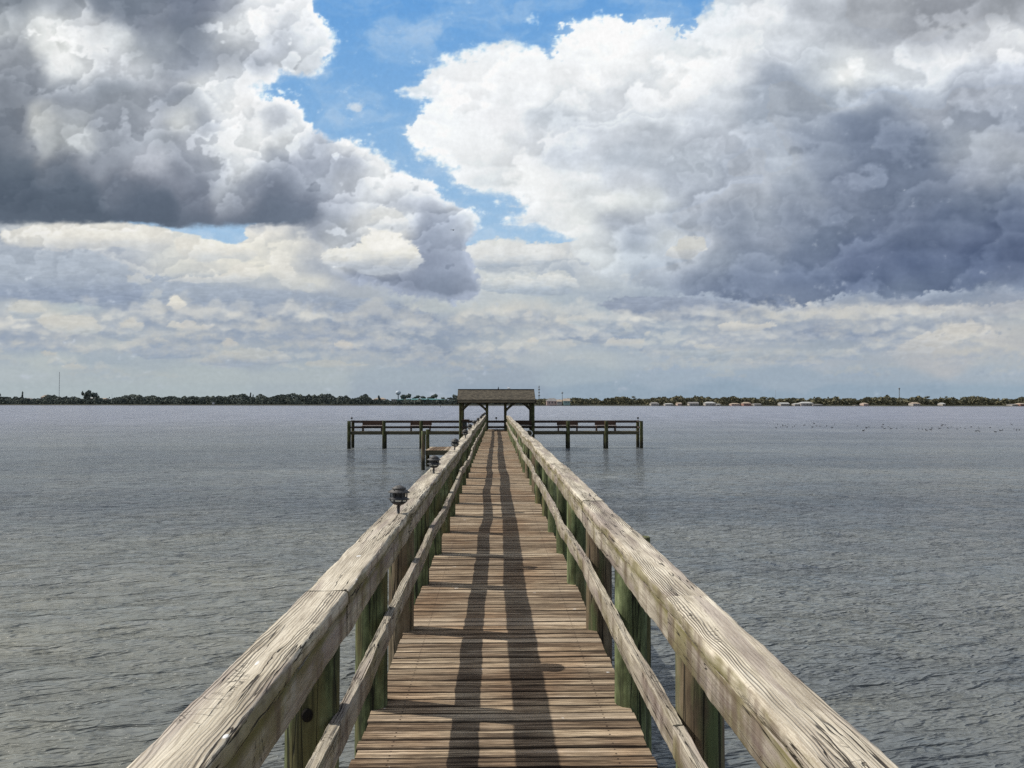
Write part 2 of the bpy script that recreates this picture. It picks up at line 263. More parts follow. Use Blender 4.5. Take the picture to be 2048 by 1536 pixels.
    for (vb, cx, r1, r2, r3) in rows:
        dd = 815-vb
        w = dd*(.26+.85*r1**1.5)*(1 if vb > 600 else .8); h = w*(.52+.30*r2)*(1-.55*r1)
        if 560 < cx < 980 and vb < 606: continue
        if cx > 1180 and vb < 640-.03*(cx-1180): continue
        x = (u-cx)/w; y = (vb-v)/h
        ok = (np.abs(x) < 1.35) & (y > -.5) & (y < 1.7)
        if not ok.any(): continue
        xs = x[ok]; ys = y[ok]; us = u[ok]; vs = v[ok]; sc = dd/9.0
        nn = billow(us/(sc*2.2)+k+r3*40, vs/(sc*1.6), 61, 3, .5); ff = fbm(us/(sc*2.4)+r2*30, vs/(sc*1.3), 62, 4, .55)
        top = np.sqrt(np.maximum(1-xs*xs, 0))*(.62+.45*gnoise(xs*1.4+r3*50, xs*0+r1*9, 5))
        dist = top - ys + nn*.50 + ff*.50 - .08
        bot = sstep(-.42, .22, ys + ff*.40)
        a = sstep(-.05, .25+.4*r3, dist)*bot*sstep(1.3, .8, np.abs(xs)+ff*.2)
        f = sstep(.05, .75, (ys+nn*.55+ff*.45)/np.maximum(top, .3)+.02)
        lit = np.clip(f*.85 + .25*sstep(.5, .0, dist) + ff*.3, 0, 1)
        haze = sstep(765, 640, vs)
        o = a*(.50+.45*r2)*(.34+.66*haze)*(.30+.70*sstep(585, 655, vb))
        c0 = col[:, ok]
        hi_c = np.array([222., 221, 214])[:, None]*(.90+.10*haze); lo_c = np.array([140., 154, 174])[:, None]*(1.10-.10*haze)
        if r1 > .62: hi_c = hi_c*.93
        cc = lo_c*(1-lit)+hi_c*lit
        cc = .35*c0+.65*cc if r3 < .5 else cc*.85+.15*c0
        col[:, ok] = c0*(1-o)+cc*o
    for i in range(16, len(SMALL)): col = stamp(i, col, 1)
    # right-hand bank
    soft = .10+.26*sstep(-.3, .4, fbm(u/120, v/70, 400, 3))
    sk = fbm(u/70+w1, v/20+w2, 402, 5, .6)
    m = samp(C['mR'], u+w1*34+m1*9, v+w2*24+m1*6)
    a = sstep(.5-soft, .5+soft, m + bl*.26 + m1*.34 + fine*.30 + sk*.42)
    a = np.maximum(a, sstep(.66, .88, m))
    ve = sstep(.06, .55, m + sk*.35 + m1*.15)*(1-a)*.42
    col = col*(1-ve) + np.array([208., 219, 232]).reshape(sh3)*ve
    base = samp(C['R'], u+wu*.42+m1*8, v+wv*.40)
    lum = base.mean(0); base = base + (base-178)*np.where(lum < 178, .03, .30) + np.array([2., 3, 3]).reshape(sh3)
    amp = .72+.35*sstep(130, 215, lum)
    st = fbm(u/190+w1*.4, v/24+w2*.5, 66, 5, .5)
    Ts = terrace(v/58 - u/700 + w1*1.1 + .25*st, .35)
    swirl = sstep(-.25, .45, fbm(u/260, v/170, 500, 3))
    T4 = terrace((.5*u+.7*v)/190 + w2*1.15 + .20*bl + .16*m1, .22)
    tone = (rel*4 + bl*8 + st*9 + fine*2.5 + T4*34 + T1b*20*swirl + Ts*24*(1-swirl) + m1*6)*amp
    base = base + tone
    col = col*(1-a)+base*a
    # left-hand bank
    edge = sstep(400, 446, v)*sstep(660, 590, u)
    soft = (.09+.22*sstep(-.3, .4, fbm(u/90, v/60, 410, 3)))*(1-.3*edge)+.10*edge
    m = samp(C['mL'], u+w1*30+m1*8, v+(w2*24+m1*8)*(1-edge)+n2*5*edge)
    a = sstep(.5-soft, .5+soft, m + (bl*.36 + m1*.34 + fine*.32)*(1-.75*edge) + n1*.25*edge)
    a = np.maximum(a, sstep(.70, .90, m))
    ve = sstep(.06, .55, m + fine*.2 + m1*.25)*(1-a)*.34*(1-edge)
    col = col*(1-ve) + np.array([208., 219, 232]).reshape(sh3)*ve
    base = samp(C['L'], u+wu*.5+m1*6, v+wv*.5*(1-.7*edge))
    lum = base.mean(0)
    base = base + (base-165)*.06 + np.array([2., 6, 7]).reshape(sh3)*sstep(140, 100, lum)
    amp = .22+1.0*sstep(108, 200, lum)
    rim = sstep(.86, .55, m)*(1-edge)
    base = base + (rel*10 + bl*16 + fine*4 + T1*30 + T1b*20 + m1*7)*amp*(1-.7*edge) + rim*18
    col = col*(1-a)+base*a
    for i in range(12, 16): col = stamp(i, col, 1)
    col = np.where(col > 232, 232+(col-232)*.6, col)
    return np.clip(col, 20, 250)
# ------------------------------------------------------------------ camera
F = 1500.0
CAM_Z = 2.64
cam_d = bpy.data.cameras.new('camera'); cam = bpy.data.objects.new('camera', cam_d); COL.objects.link(cam)
cam_d.sensor_width = 36.0; cam_d.lens = F*36.0/2048.0; cam_d.clip_start = .05; cam_d.clip_end = 60000
YAW = math.atan(33/F); PITCH = math.atan(38/F)
cam.location = (0, 0, CAM_Z); cam.rotation_euler = (math.pi/2+PITCH, 0, -YAW)
scene.camera = cam
RM = cam.rotation_euler.to_matrix()
RMn = np.array(RM)
def at(px, py, Y):
    """point at depth Y seen at photo pixel (px, py)"""
    d = RM @ Vector(((px-1024)/F, (768-py)/F, -1)); t = Y/d.y
    return Vector((d.x*t, Y, CAM_Z+d.z*t))

# ------------------------------------------------------------------ object helpers
def tag(o, label=None, cat=None, group=None, kind=None):
    if label: o['label'] = label
    if cat: o['category'] = cat
    if group: o['group'] = group
    if kind: o['kind'] = kind
    return o
def empty(name, loc=(0, 0, 0), label=None, cat=None, group=None, rz=0):
    o = bpy.data.objects.new(name, None); COL.objects.link(o); o.location = loc; o.rotation_euler = (0, 0, rz)
    o.empty_display_size = .2
    return tag(o, label, cat, group)

class MB:
    """collects boxes, tubes and lofts; build() links them as ONE mesh object"""
    def __init__(s): s.v = []; s.f = []; s.m = []; s.a = []; s.sm = []
    def add(s, vs, fs, mi=0, rnd=0.0, smooth=False):
        b = len(s.v); s.v += [tuple(p) for p in vs]; s.a += [rnd]*len(vs)
        for f in fs: s.f.append(tuple(b+i for i in f)); s.m.append(mi); s.sm.append(smooth)
    def box(s, x0, x1, y0, y1, z0, z1, mi=0, rnd=0.0):
        s.add([(x0,y0,z0),(x1,y0,z0),(x1,y1,z0),(x0,y1,z0),(x0,y0,z1),(x1,y0,z1),(x1,y1,z1),(x0,y1,z1)],
              [(0,3,2,1),(4,5,6,7),(0,1,5,4),(1,2,6,5),(2,3,7,6),(3,0,4,7)], mi, rnd)
    def bar(s, p, q, w, h, mi=0, up=Vector((0,0,1))):
        p = Vector(p); q = Vector(q); d = (q-p).normalized(); r = d.cross(up)
        if r.length < 1e-4: r = Vector((1,0,0))
        r.normalize(); n = r.cross(d)
        vs = [c + r*(a*w/2) + n*(b*h/2) for c in (p, q) for a, b in ((-1,-1),(1,-1),(1,1),(-1,1))]
        s.add(vs, [(0,1,2,3),(7,6,5,4),(0,4,5,1),(1,5,6,2),(2,6,7,3),(3,7,4,0)], mi)
    def lathe(s, prof, seg=24, c=(0,0,0), mi=0, smooth=True, closed=True):
        vs = []; fs = []
        for (r, z) in prof:
            for k in range(seg):
                a = 2*math.pi*k/seg; vs.append((c[0]+r*math.cos(a), c[1]+r*math.sin(a), c[2]+z))
        for i in range(len(prof)-1):
            for k in range(seg):
                k2 = (k+1) % seg; fs.append((i*seg+k, i*seg+k2, (i+1)*seg+k2, (i+1)*seg+k))
        if closed:
            fs.append(tuple(range(seg))[::-1]); fs.append(tuple((len(prof)-1)*seg+k for k in range(seg)))
        s.add(vs, fs, mi, 0, smooth)
    def build(s, name, mats, parent=None, loc=None):
        me = bpy.data.meshes.new(name); me.from_pydata(s.v, [], s.f)
        mats = mats if isinstance(mats, (list, tuple)) else [mats]
        for m in mats: me.materials.append(m)
        me.polygons.foreach_set('material_index', s.m)
        me.polygons.foreach_set('use_smooth', s.sm)
        at_ = me.attributes.new('rnd', 'FLOAT', 'POINT'); at_.data.foreach_set('value', s.a)
        me.update()
        o = bpy.data.objects.new(name, me); COL.objects.link(o)
        if loc is not None: o.location = loc
        if parent is not None: o.parent = parent
        return o

def np_mesh(name, V, Q, mat, smooth=True, attrs=None):
    me = bpy.data.meshes.new(name)
    me.vertices.add(len(V)); me.vertices.foreach_set('co', np.ascontiguousarray(V, np.float32).ravel())
    k = Q.shape[1]
    me.loops.add(Q.size); me.loops.foreach_set('vertex_index', np.ascontiguousarray(Q, np.int32).ravel())
    me.polygons.add(len(Q)); me.polygons.foreach_set('loop_start', np.arange(0, Q.size, k, dtype=np.int32))
    me.polygons.foreach_set('loop_total', np.full(len(Q), k, np.int32))
    me.polygons.foreach_set('use_smooth', np.full(len(Q), smooth))
    me.materials.append(mat)
    for n, (typ, data) in (attrs or {}).items():
        a = me.attributes.new(n, typ, 'POINT')
        a.data.foreach_set('color' if typ == 'FLOAT_COLOR' else 'value', np.ascontiguousarray(data, np.float32).ravel())
    me.update(calc_edges=True)
    o = bpy.data.objects.new(name, me); COL.objects.link(o)
    return o

def grid_quads(nr, nc):
    i = np.arange(nr-1)[:, None]*nc + np.arange(nc-1)[None, :]
    return np.stack([i, i+1, i+nc+1, i+nc], -1).reshape(-1, 4)

# ------------------------------------------------------------------ node helpers
class NT:
    def __init__(s, name, world=False):
        if world:
            s.id = bpy.data.worlds.new(name)
        else:
            s.id = bpy.data.materials.new(name)
        s.id.use_nodes = True; s.t = s.id.node_tree; s.t.nodes.clear(); s._c = None
    def n(s, typ, ins=None, **kw):
        nd = s.t.nodes.new(typ)
        for k, v in kw.items(): setattr(nd, k, v)
        for k, v in (ins or {}).items():
            if isinstance(v, bpy.types.NodeSocket): s.t.links.new(v, nd.inputs[k])
            elif v is not None: nd.inputs[k].default_value = v
        return nd
    def math(s, op, a, b=None, c=None, clamp=False):
        nd = s.n('ShaderNodeMath', operation=op, use_clamp=clamp)
        for i, x in enumerate((a, b, c)):
            if x is None: continue
            if isinstance(x, bpy.types.NodeSocket): s.t.links.new(x, nd.inputs[i])
            else: nd.inputs[i].default_value = x
        return nd.outputs[0]
    def noise(s, vec, scale=1.0, detail=3.0, rough=.5, dist=0.0):
        return s.n('ShaderNodeTexNoise', {'Vector': vec, 'Scale': scale, 'Detail': detail, 'Roughness': rough, 'Distortion': dist}).outputs['Fac']
    def mapv(s, vec, scale=(1,1,1), loc=(0,0,0), rot=(0,0,0)):
        return s.n('ShaderNodeMapping', {'Vector': vec, 'Scale': scale, 'Location': loc, 'Rotation': rot}).outputs[0]
    def ramp(s, fac, stops, interp='LINEAR'):
        nd = s.n('ShaderNodeValToRGB', {'Fac': fac}); cr = nd.color_ramp; cr.interpolation = interp
        while len(cr.elements) > len(stops): cr.elements.remove(cr.elements[-1])
        while len(cr.elements) < len(stops): cr.elements.new(.5)
        for e, (p, c) in zip(cr.elements, stops):
            e.position = p; e.color = (c, c, c, 1) if not isinstance(c, (tuple, list)) else (c[0], c[1], c[2], 1)
        return nd.outputs['Color']
    def mix(s, f, a, b, blend='MIX'):
        nd = s.n('ShaderNodeMix', data_type='RGBA', blend_type=blend, clamp_factor=True)
        for i, x in ((0, f), (6, a), (7, b)):
            if isinstance(x, bpy.types.NodeSocket): s.t.links.new(x, nd.inputs[i])
            elif isinstance(x, (tuple, list)): nd.inputs[i].default_value = (*x[:3], 1)
            else: nd.inputs[i].default_value = x
        return nd.outputs[2]
    def step(s, x, a, b):
        nd = s.n('ShaderNodeMapRange', {0: x, 1: a, 2: b, 3: 0.0, 4: 1.0}, interpolation_type='SMOOTHSTEP'); return nd.outputs[0]
    def vadd(s, a, b, op='ADD'):
        nd = s.n('ShaderNodeVectorMath', operation=op)
        for i, x in enumerate((a, b)):
            if isinstance(x, bpy.types.NodeSocket): s.t.links.new(x, nd.inputs[i])
            else: nd.inputs[i].default_value = x
        return nd.outputs[0]
    def sep(s, v):
        return s.n('ShaderNodeSeparateXYZ', {0: v}).outputs
    def comb(s, x, y, z):
        nd = s.n('ShaderNodeCombineXYZ')
        for i, q in enumerate((x, y, z)):
            if isinstance(q, bpy.types.NodeSocket): s.t.links.new(q, nd.inputs[i])
            else: nd.inputs[i].default_value = q
        return nd.outputs[0]
    def bump(s, h, dist, strength=1.0, normal=None):
        return s.n('ShaderNodeBump', {'Height': h, 'Distance': dist, 'Strength': strength, 'Normal': normal}).outputs[0]
    def out(s, col, rough=.8, normal=None, spec=.3, extra=None):
        ins = {'Base Color': col if isinstance(col, bpy.types.NodeSocket) else (*col, 1), 'Roughness': rough, 'Specular IOR Level': spec, 'Normal': normal}
        ins.update(extra or {})
        b = s.n('ShaderNodeBsdfPrincipled', ins)
        s.n('ShaderNodeOutputMaterial', {'Surface': b.outputs[0]}); return s.id

def objcoord(m, k=13.0):
    tc = m.n('ShaderNodeTexCoord').outputs['Object']; r = m.n('ShaderNodeObjectInfo').outputs['Random']
    off = m.n('ShaderNodeVectorMath', {0: (k, k*1.7, k*.6), 'Scale': r}, operation='SCALE').outputs[0]
    return m.vadd(tc, off), tc, r

# ------------------------------------------------------------------ materials
def mat_rail(name='weathered_rail_timber', light=1.0, ridged=1.0):
    m = NT(name); P, raw, rnd = objcoord(m)
    geo = m.n('ShaderNodeNewGeometry'); nz = m.sep(geo.outputs['Normal'])[2]
    px, py, pz = m.sep(P)[0], m.sep(P)[1], m.sep(P)[2]
    wob = m.noise(m.mapv(P, (5, 1.3, 5)), 1.0, 3, .5)
    wob2 = m.noise(m.mapv(P, (16, 5, 16)), 1.0, 2, .5)
    # growth rings: lines running along the timber that swing round knots
    ac = m.math('ADD', m.math('MULTIPLY', px, 1.0), m.math('MULTIPLY', pz, .9))
    ac = m.math('ADD', ac, m.math('MULTIPLY', wob, .075)); ac = m.math('ADD', ac, m.math('MULTIPLY', wob2, .016))
    ring = m.math('FRACT', m.math('MULTIPLY', ac, 98.0))
    line = m.math('SUBTRACT', 1.0, m.step(m.math('ABSOLUTE', m.math('SUBTRACT', ring, .5)), .04, .34))
    rm = m.step(m.noise(m.mapv(P, (13, .7, 13), (3, 1, 2)), 1.0, 2, .5), .40, .60)
    line = m.math('MULTIPLY', line, m.math('MULTIPLY_ADD', rm, .85, .15))
    rough_l = m.noise(m.mapv(P, (300, 9, 300)), 1.0, 3, .65)
    line = m.math('MULTIPLY', m.math('MULTIPLY', line, m.step(rough_l, .08, .38)), m.step(nz, .15, .75))
    grain = m.noise(m.mapv(P, (210, 5, 210)), 1.0, 4, .62)
    blotch = m.noise(m.mapv(P, (9, 1.6, 9), (7, 0, 0)), 1.0, 4, .6)
    spk = m.noise(P, 230.0, 2, .6)
    # long checks and short transverse cracks
    ck = m.noise(m.mapv(P, (21, .8, 21), (1, 5, 1)), 1.0, 3, .55)
    crack = m.math('SUBTRACT', 1.0, m.step(m.math('ABSOLUTE', m.math('SUBTRACT', ck, .5)), .002, .0115))
    crack = m.math('MULTIPLY', crack, m.step(m.noise(m.mapv(P, (3, 1.1, 3)), 1.0, 1, .5), .43, .52))
    ck2 = m.noise(m.mapv(P, (9, 26, 9), (2, 2, 4)), 1.0, 2, .5)
    cr2 = m.math('SUBTRACT', 1.0, m.step(m.math('ABSOLUTE', m.math('SUBTRACT', ck2, .5)), .002, .014))
    cr2 = m.math('MULTIPLY', cr2, m.step(m.noise(m.mapv(P, (16, 3.5, 16), (9, 0, 0)), 1.0, 2, .5), .60, .68))
    crk = m.math('MAXIMUM', crack, m.math('MULTIPLY', cr2, .8))
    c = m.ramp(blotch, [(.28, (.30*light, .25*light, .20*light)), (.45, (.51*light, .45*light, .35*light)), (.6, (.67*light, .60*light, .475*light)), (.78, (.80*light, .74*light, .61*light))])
    c = m.mix(m.math('MULTIPLY', m.step(grain, .44, .60), .55), c, m.mix(1.0, c, (.42, .38, .34), 'MULTIPLY'))
    c = m.mix(m.math('MULTIPLY', m.step(spk, .52, .68), .30), c, (.62, .58, .52))
    c = m.mix(m.math('MULTIPLY', m.math('MULTIPLY', m.step(m.noise(m.mapv(P, (14, 1.2, 14), (0, 0, 9)), 1.0, 2, .5), .5, .66), .4), 1.0), c, (.19, .14, .15))
    # algae and rust-brown stains on the faces turned away from the sun
    side = m.step(nz, .85, .25)
    al = m.step(m.noise(m.mapv(P, (7, 2.4, 5), (4, 4, 4)), 1.0, 4, .6), .45, .64)
    c = m.mix(m.math('MULTIPLY', al, m.math('MULTIPLY_ADD', side, .62, .10)), c, (.165, .145, .055))
    rz = m.sep(raw)[2]
    mb_ = m.math('MULTIPLY', m.step(m.math('ABSOLUTE', m.math('SUBTRACT', rz, 1.905)), .032, .004), m.step(nz, .9, .5))
    mb_ = m.math('MULTIPLY', mb_, m.step(m.noise(m.mapv(P, (5, 2.2, 20), (1, 1, 1)), 1.0, 4, .65), .34, .58))
    c = m.mix(m.math('MULTIPLY', mb_, .85), c, (.135, .120, .040))
    st = m.step(m.noise(m.mapv(P, (3, 9, 1.6), (8, 8, 8)), 1.0, 3, .6), .48, .66)
    c = m.mix(m.math('MULTIPLY', m.math('MULTIPLY', st, side), .6), c, (.115, .080, .060))
    c = m.mix(m.math('MULTIPLY', line, .74*ridged), c, (.075, .060, .046))
    c = m.mix(m.math('MULTIPLY', crk, .92), c, (.022, .018, .016))
    # bird droppings
    bd = m.math('MULTIPLY', m.step(m.noise(m.mapv(P, (14, 7, 14), (5, 1, 3)), 1.0, 2, .5), .735, .75), m.step(nz, .5, .9))
    c = m.mix(m.math('MULTIPLY', bd, .85), c, (.8, .8, .78))
    h = m.math('SUBTRACT', m.math('MULTIPLY', grain, .35), m.math('MULTIPLY', line, .75*ridged))
    h = m.math('SUBTRACT', h, m.math('MULTIPLY', crk, 1.6)); h = m.math('ADD', h, m.math('MULTIPLY', spk, .15))
    return m.out(c, .88, m.bump(h, .0035, .9), .15)

def mat_deck():
    m = NT('weathered_deck_boards')
    raw = m.n('ShaderNodeTexCoord').outputs['Object']; a = m.n('ShaderNodeAttribute', attribute_name='rnd').outputs['Fac']
    off = m.n('ShaderNodeVectorMath', {0: (31, 17, 9), 'Scale': a}, operation='SCALE').outputs[0]
    P = m.vadd(raw, off)
    g1 = m.noise(m.mapv(P, (1.9, 88, 88)), 1.0, 4, .72)
    g2 = m.noise(m.mapv(P, (7, 260, 260)), 1.0, 3, .6)
    b = m.noise(m.mapv(P, (2.6, 9, 9)), 1.0, 4, .62)
    big = m.noise(m.mapv(raw, (1.1, .7, 1)), 1.0, 3, .6)
    c = m.ramp(b, [(.25, (.17, .135, .10)), (.45, (.31, .255, .19)), (.6, (.43, .365, .275)), (.8, (.60, .53, .42))])
    c = m.mix(m.math('MULTIPLY', m.step(g1, .475, .57), .84), c, (.050, .037, .029))
    c = m.mix(m.math('MULTIPLY', m.step(g1, .44, .34), .75), c, (.74, .66, .56))
    c = m.mix(m.math('MULTIPLY', m.step(g2, .50, .66), .55), c, (.045, .036, .030))
    c = m.mix(m.math('MULTIPLY', m.step(big, .42, .66), .45), c, m.mix(1.0, c, (.78, .56, .40), 'MULTIPLY'))
    c = m.mix(m.math('MULTIPLY', m.step(a, .55, 1.0), .35), c, m.mix(1.0, c, (.55, .50, .47), 'MULTIPLY'))
    c = m.mix(m.math('MULTIPLY', m.step(a, .18, .0), .30), c, (.50, .45, .385))
    fr = m.math('FRACT', m.math('DIVIDE', m.math('ADD', m.sep(raw)[1], 2.5), .0925))
    ed = m.math('MINIMUM', fr, m.math('SUBTRACT', .90, fr))
    edn = m.math('ADD', ed, m.math('MULTIPLY_ADD', m.noise(m.mapv(P, (9, 60, 60)), 1.0, 3, .6), .16, -.08))
    c = m.mix(m.math('MULTIPLY', m.step(edn, .10, .005), .88), c, (.030, .024, .020))
    c = m.mix(1.0, c, m.ramp(a, [(0, (1.22, 1.13, 1.0)), (.35, (1.10, 1.0, .88)), (.7, (.96, .87, .77)), (1, (.72, .63, .55))]), 'MULTIPLY')
    dx = m.math('SUBTRACT', m.math('ABSOLUTE', m.math('SUBTRACT', m.sep(raw)[0], .035)), .50)
    dy = m.math('MULTIPLY', m.math('SUBTRACT', m.math('ABSOLUTE', m.math('SUBTRACT', fr, .45)), .22), .0925)
    nd = m.math('SQRT', m.math('ADD', m.math('MULTIPLY', dx, dx), m.math('MULTIPLY', dy, dy)))
    c = m.mix(m.math('MULTIPLY', m.step(nd, .0065, .0035), .9), c, (.03, .022, .018))
    z = m.sep(raw)[2]
    wh = m.step(m.noise(m.mapv(P, (9, 22, 9), (2, 2, 2)), 1.0, 3, .6), .735, .76)
    c = m.mix(m.math('MULTIPLY', wh, .85), c, (.78, .77, .74))
    h = m.math('SUBTRACT', m.math('MULTIPLY', g1, -.8), m.math('MULTIPLY', g2, .5))
    return m.out(c, .9, m.bump(h, .007, 1.0), .12)

def mat_post(name, brown=0.0, dark=0.0):
    m = NT(name); P, raw, rnd = objcoord(m, 23)
    gz = m.n('ShaderNodeNewGeometry'); wz = m.sep(gz.outputs['Position'])[2]
    g = m.noise(m.mapv(P, (34, 34, 1.6)), 1.0, 4, .6)
    g2 = m.noise(m.mapv(P, (150, 150, 5)), 1.0, 3, .6)
    b = m.noise(m.mapv(P, (8, 8, 3.2)), 1.0, 5, .68)
    if brown:
        c = m.ramp(b, [(.3, (.075, .052, .036)), (.5, (.16, .12, .075)), (.7, (.26, .21, .14))])
        c = m.mix(m.step(m.noise(m.mapv(P, (6, 6, 1.2), (3, 3, 3)), 1.0, 3, .6), .5, .62), c, (.11, .135, .06))
    else:
        c = m.ramp(b, [(.3, (.030, .036, .018)), (.44, (.078, .092, .042)), (.57, (.155, .185, .088)), (.72, (.31, .335, .19))])
        c = m.mix(m.math('MULTIPLY', m.step(m.noise(m.mapv(P, (6, 6, 1.0), (3, 3, 3)), 1.0, 3, .6), .50, .64), .75), c, (.13, .105, .045))
    c = m.mix(m.math('MULTIPLY', m.step(g, .50, .66), .65), c, (.022, .022, .014))
    ck = m.noise(m.mapv(P, (13, 13, .5), (1, 5, 1)), 1.0, 3, .5)
    cr = m.math('SUBTRACT', 1.0, m.step(m.math('ABSOLUTE', m.math('SUBTRACT', ck, .5)), .002, .014))
    c = m.mix(m.math('MULTIPLY', cr, .85), c, (.012, .012, .009))
    if dark: c = m.mix(dark, c, m.mix(1.0, c, (.52, .46, .40), 'MULTIPLY'))
    wet = m.step(wz, .55, .28)
    c = m.mix(m.math('MULTIPLY', wet, .85), c, (.020, .020, .013))
    h = m.math('SUBTRACT', m.math('MULTIPLY', g2, -.5), m.math('ADD', m.math('MULTIPLY', g, .6), cr))
    return m.out(c, .85, m.bump(h, .004, .8), .2)

def mat_plain(name, col, rough=.7, var=.25, scale=3.0, spec=.3, grain=None, metal=0.0):
    m = NT(name); P, raw, rnd = objcoord(m)
    n = m.noise(m.mapv(P, grain) if grain else P, 1.0 if grain else scale, 4, .6)
    c = m.mix(m.step(n, .3, .7), tuple(x*(1-var) for x in col), tuple(min(1, x*(1+var)) for x in col))
    return m.out(c, rough, m.bump(n, .01, .3), spec, {'Metallic': metal})

M = {}
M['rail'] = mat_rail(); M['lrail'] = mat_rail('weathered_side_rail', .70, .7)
M['deck'] = mat_deck(); M['post'] = mat_post('green_treated_post'); M['bpost'] = mat_post('brown_post', 1.0); M['dpost'] = mat_post('dark_piling', 0, .9)
M['beam'] = mat_plain('dark_stringer_wood', (.085, .075, .045), .85, .45, grain=(2, 40, 40))
M['dark'] = mat_plain('dark_brown_wood', (.060, .042, .034), .8, .35, grain=(3, 60, 60))
M['bench'] = mat_plain('red_brown_bench_wood', (.060, .034, .024), .75, .3, grain=(3, 60, 60))
M['seat'] = mat_plain('sunlit_seat_boards', (.30, .235, .195), .8, .2, grain=(3, 60, 60))  # sunlight on the seat tops put into a paler colour than the backs
M['black'] = mat_plain('black_lamp_plastic', (.018, .018, .019), .45, .5, 60, .5)
M['capmetal'] = mat_plain('dark_grey_lamp_cap', (.075, .070, .064), .6, .5, 90, .4)  # somewhat paler than the other lamp parts
M['lens'] = NT('clear_lamp_lens').out((.75, .74, .66), .25, None, .5)
M['white'] = mat_plain('white_plastic', (.72, .71, .66), .5, .1, 8)
M['gullgrey'] = mat_plain('pale_bird_feathers', (.7, .7, .7), .8, .1, 30)
M['bird'] = mat_plain('dark_bird_feathers', (.012, .012, .013), .8, .3, 30)

def mat_shingle():
    m = NT('roof_shingles'); P, raw, r = objcoord(m)
    br = m.n('ShaderNodeTexBrick', {'Vector': m.mapv(raw, (1, 1, 1)), 'Scale': 1.0, 'Color1': (.085, .074, .056, 1), 'Color2': (.036, .032, .026, 1), 'Mortar': (.04, .035, .03, 1), 'Mortar Size': .012, 'Brick Width': .17, 'Row Height': .12, 'Bias': -.1}).outputs[0]
    n = m.noise(raw, 22.0, 3, .7)
    c = m.mix(m.step(n, .35, .7), br, m.mix(1.0, br, (1.8, 1.75, 1.6), 'MULTIPLY'))
    return m.out(c, .95, m.bump(n, .02, .6), .1)
M['shingle'] = mat_shingle()

# ------------------------------------------------------------------ the pier
DZ = 1.09          # deck height above the water
CX = .035          # the camera stands a little left of the middle of the deck
S0, SP = 3.915, 1.29
Y_END = 44.4
def wob(y, seed, amp, per):
    y = np.asarray(y, float)
    return amp*(gnoise(y/per, np.full_like(y, seed*3.7), seed) + .5*gnoise(y/(per*.42), np.full_like(y, seed*1.9), seed+5))

pier = empty('wooden_pier', (0, 0, 0), 'long weathered timber pier with waist-high handrails running straight out over the water', 'pier')

def timber(name, y0, y1, cx, cz, w, h, mat, parent, seed, dx, dz, rtop=.022, step=None, seam=False, rough=.0015):
    """one sawn timber running along y: rounded section swept along a slightly wandering line"""
    ys = [y0]
    while ys[-1] < y1:
        ys.append(ys[-1] + (step or max(.02, min(.12, (abs(ys[-1])+.5)*.008))))
    ys[-1] = y1; ys = np.array(ys)
    sec = []
    r = rtop; rb = .008
    def arc(px, pz, rr, a0, a1, n=4):
        for i in range(n+1):
            a = math.radians(a0+(a1-a0)*i/n); sec.append((px+rr*math.cos(a), pz+rr*math.sin(a)))
    arc(w/2-rb, -h/2+rb, rb, -90, 0, 2)
    sg = 1 if cx < 0 else -1      # side facing the walkway
    if seam and sg > 0: sec += [(w/2, h/2-.066), (w/2-.006, h/2-.061), (w/2, h/2-.056)]
    arc(w/2-r, h/2-r, r, 0, 90)
    for t in (.5, .25, 0, -.25, -.5): sec.append((t*(w-2*r)*.9, h/2))
    arc(-w/2+r, h/2-r, r, 90, 180)
    if seam and sg < 0: sec += [(-w/2, h/2-.056), (-w/2+.006, h/2-.061), (-w/2, h/2-.066)]
    arc(-w/2+rb, -h/2+rb, rb, 180, 270, 2)
    sec = np.array(sec); n = len(sec)
    px = cx + dx(ys); pz = cz + dz(ys)
    V = np.zeros((len(ys), n, 3)); V[:, :, 1] = ys[:, None]
    ii = np.arange(n)[None, :]*1.0
    nz_ = gnoise(ys[:, None]*5+seed, ii*.33+seed*2.1, seed)*rough*1.6 + gnoise(ys[:, None]*24, ii*.8+seed, seed+1)*rough*.8
    ln = np.hypot(sec[:, 0], sec[:, 1])
    V[:, :, 0] = px[:, None] + sec[None, :, 0] + nz_*sec[None, :, 0]/ln*2
    V[:, :, 2] = pz[:, None] + sec[None, :, 1] + nz_*sec[None, :, 1]/ln*2
    i = np.arange(len(ys)-1)[:, None]*n + np.arange(n)[None, :]
    j = np.arange(len(ys)-1)[:, None]*n + ((np.arange(n)+1) % n)[None, :]
    Q = np.stack([i, i+n, j+n, j], -1).reshape(-1, 4)
    me = bpy.data.meshes.new(name)
    faces = [tuple(q) for q in Q.tolist()] + [tuple(range(n))[::-1][::-1], tuple((len(ys)-1)*n+k for k in range(n))[::-1]]
    me.from_pydata(V.reshape(-1, 3).tolist(), [], faces)
    me.materials.append(mat)
    me.polygons.foreach_set('use_smooth', [True]*(len(faces)-2)+[False]*2)
    me.set_sharp_from_angle(angle=math.radians(50)) if hasattr(me, 'set_sharp_from_angle') else None
    me.update()
    o = bpy.data.objects.new(name, me); COL.objects.link(o); o.parent = parent
    return o

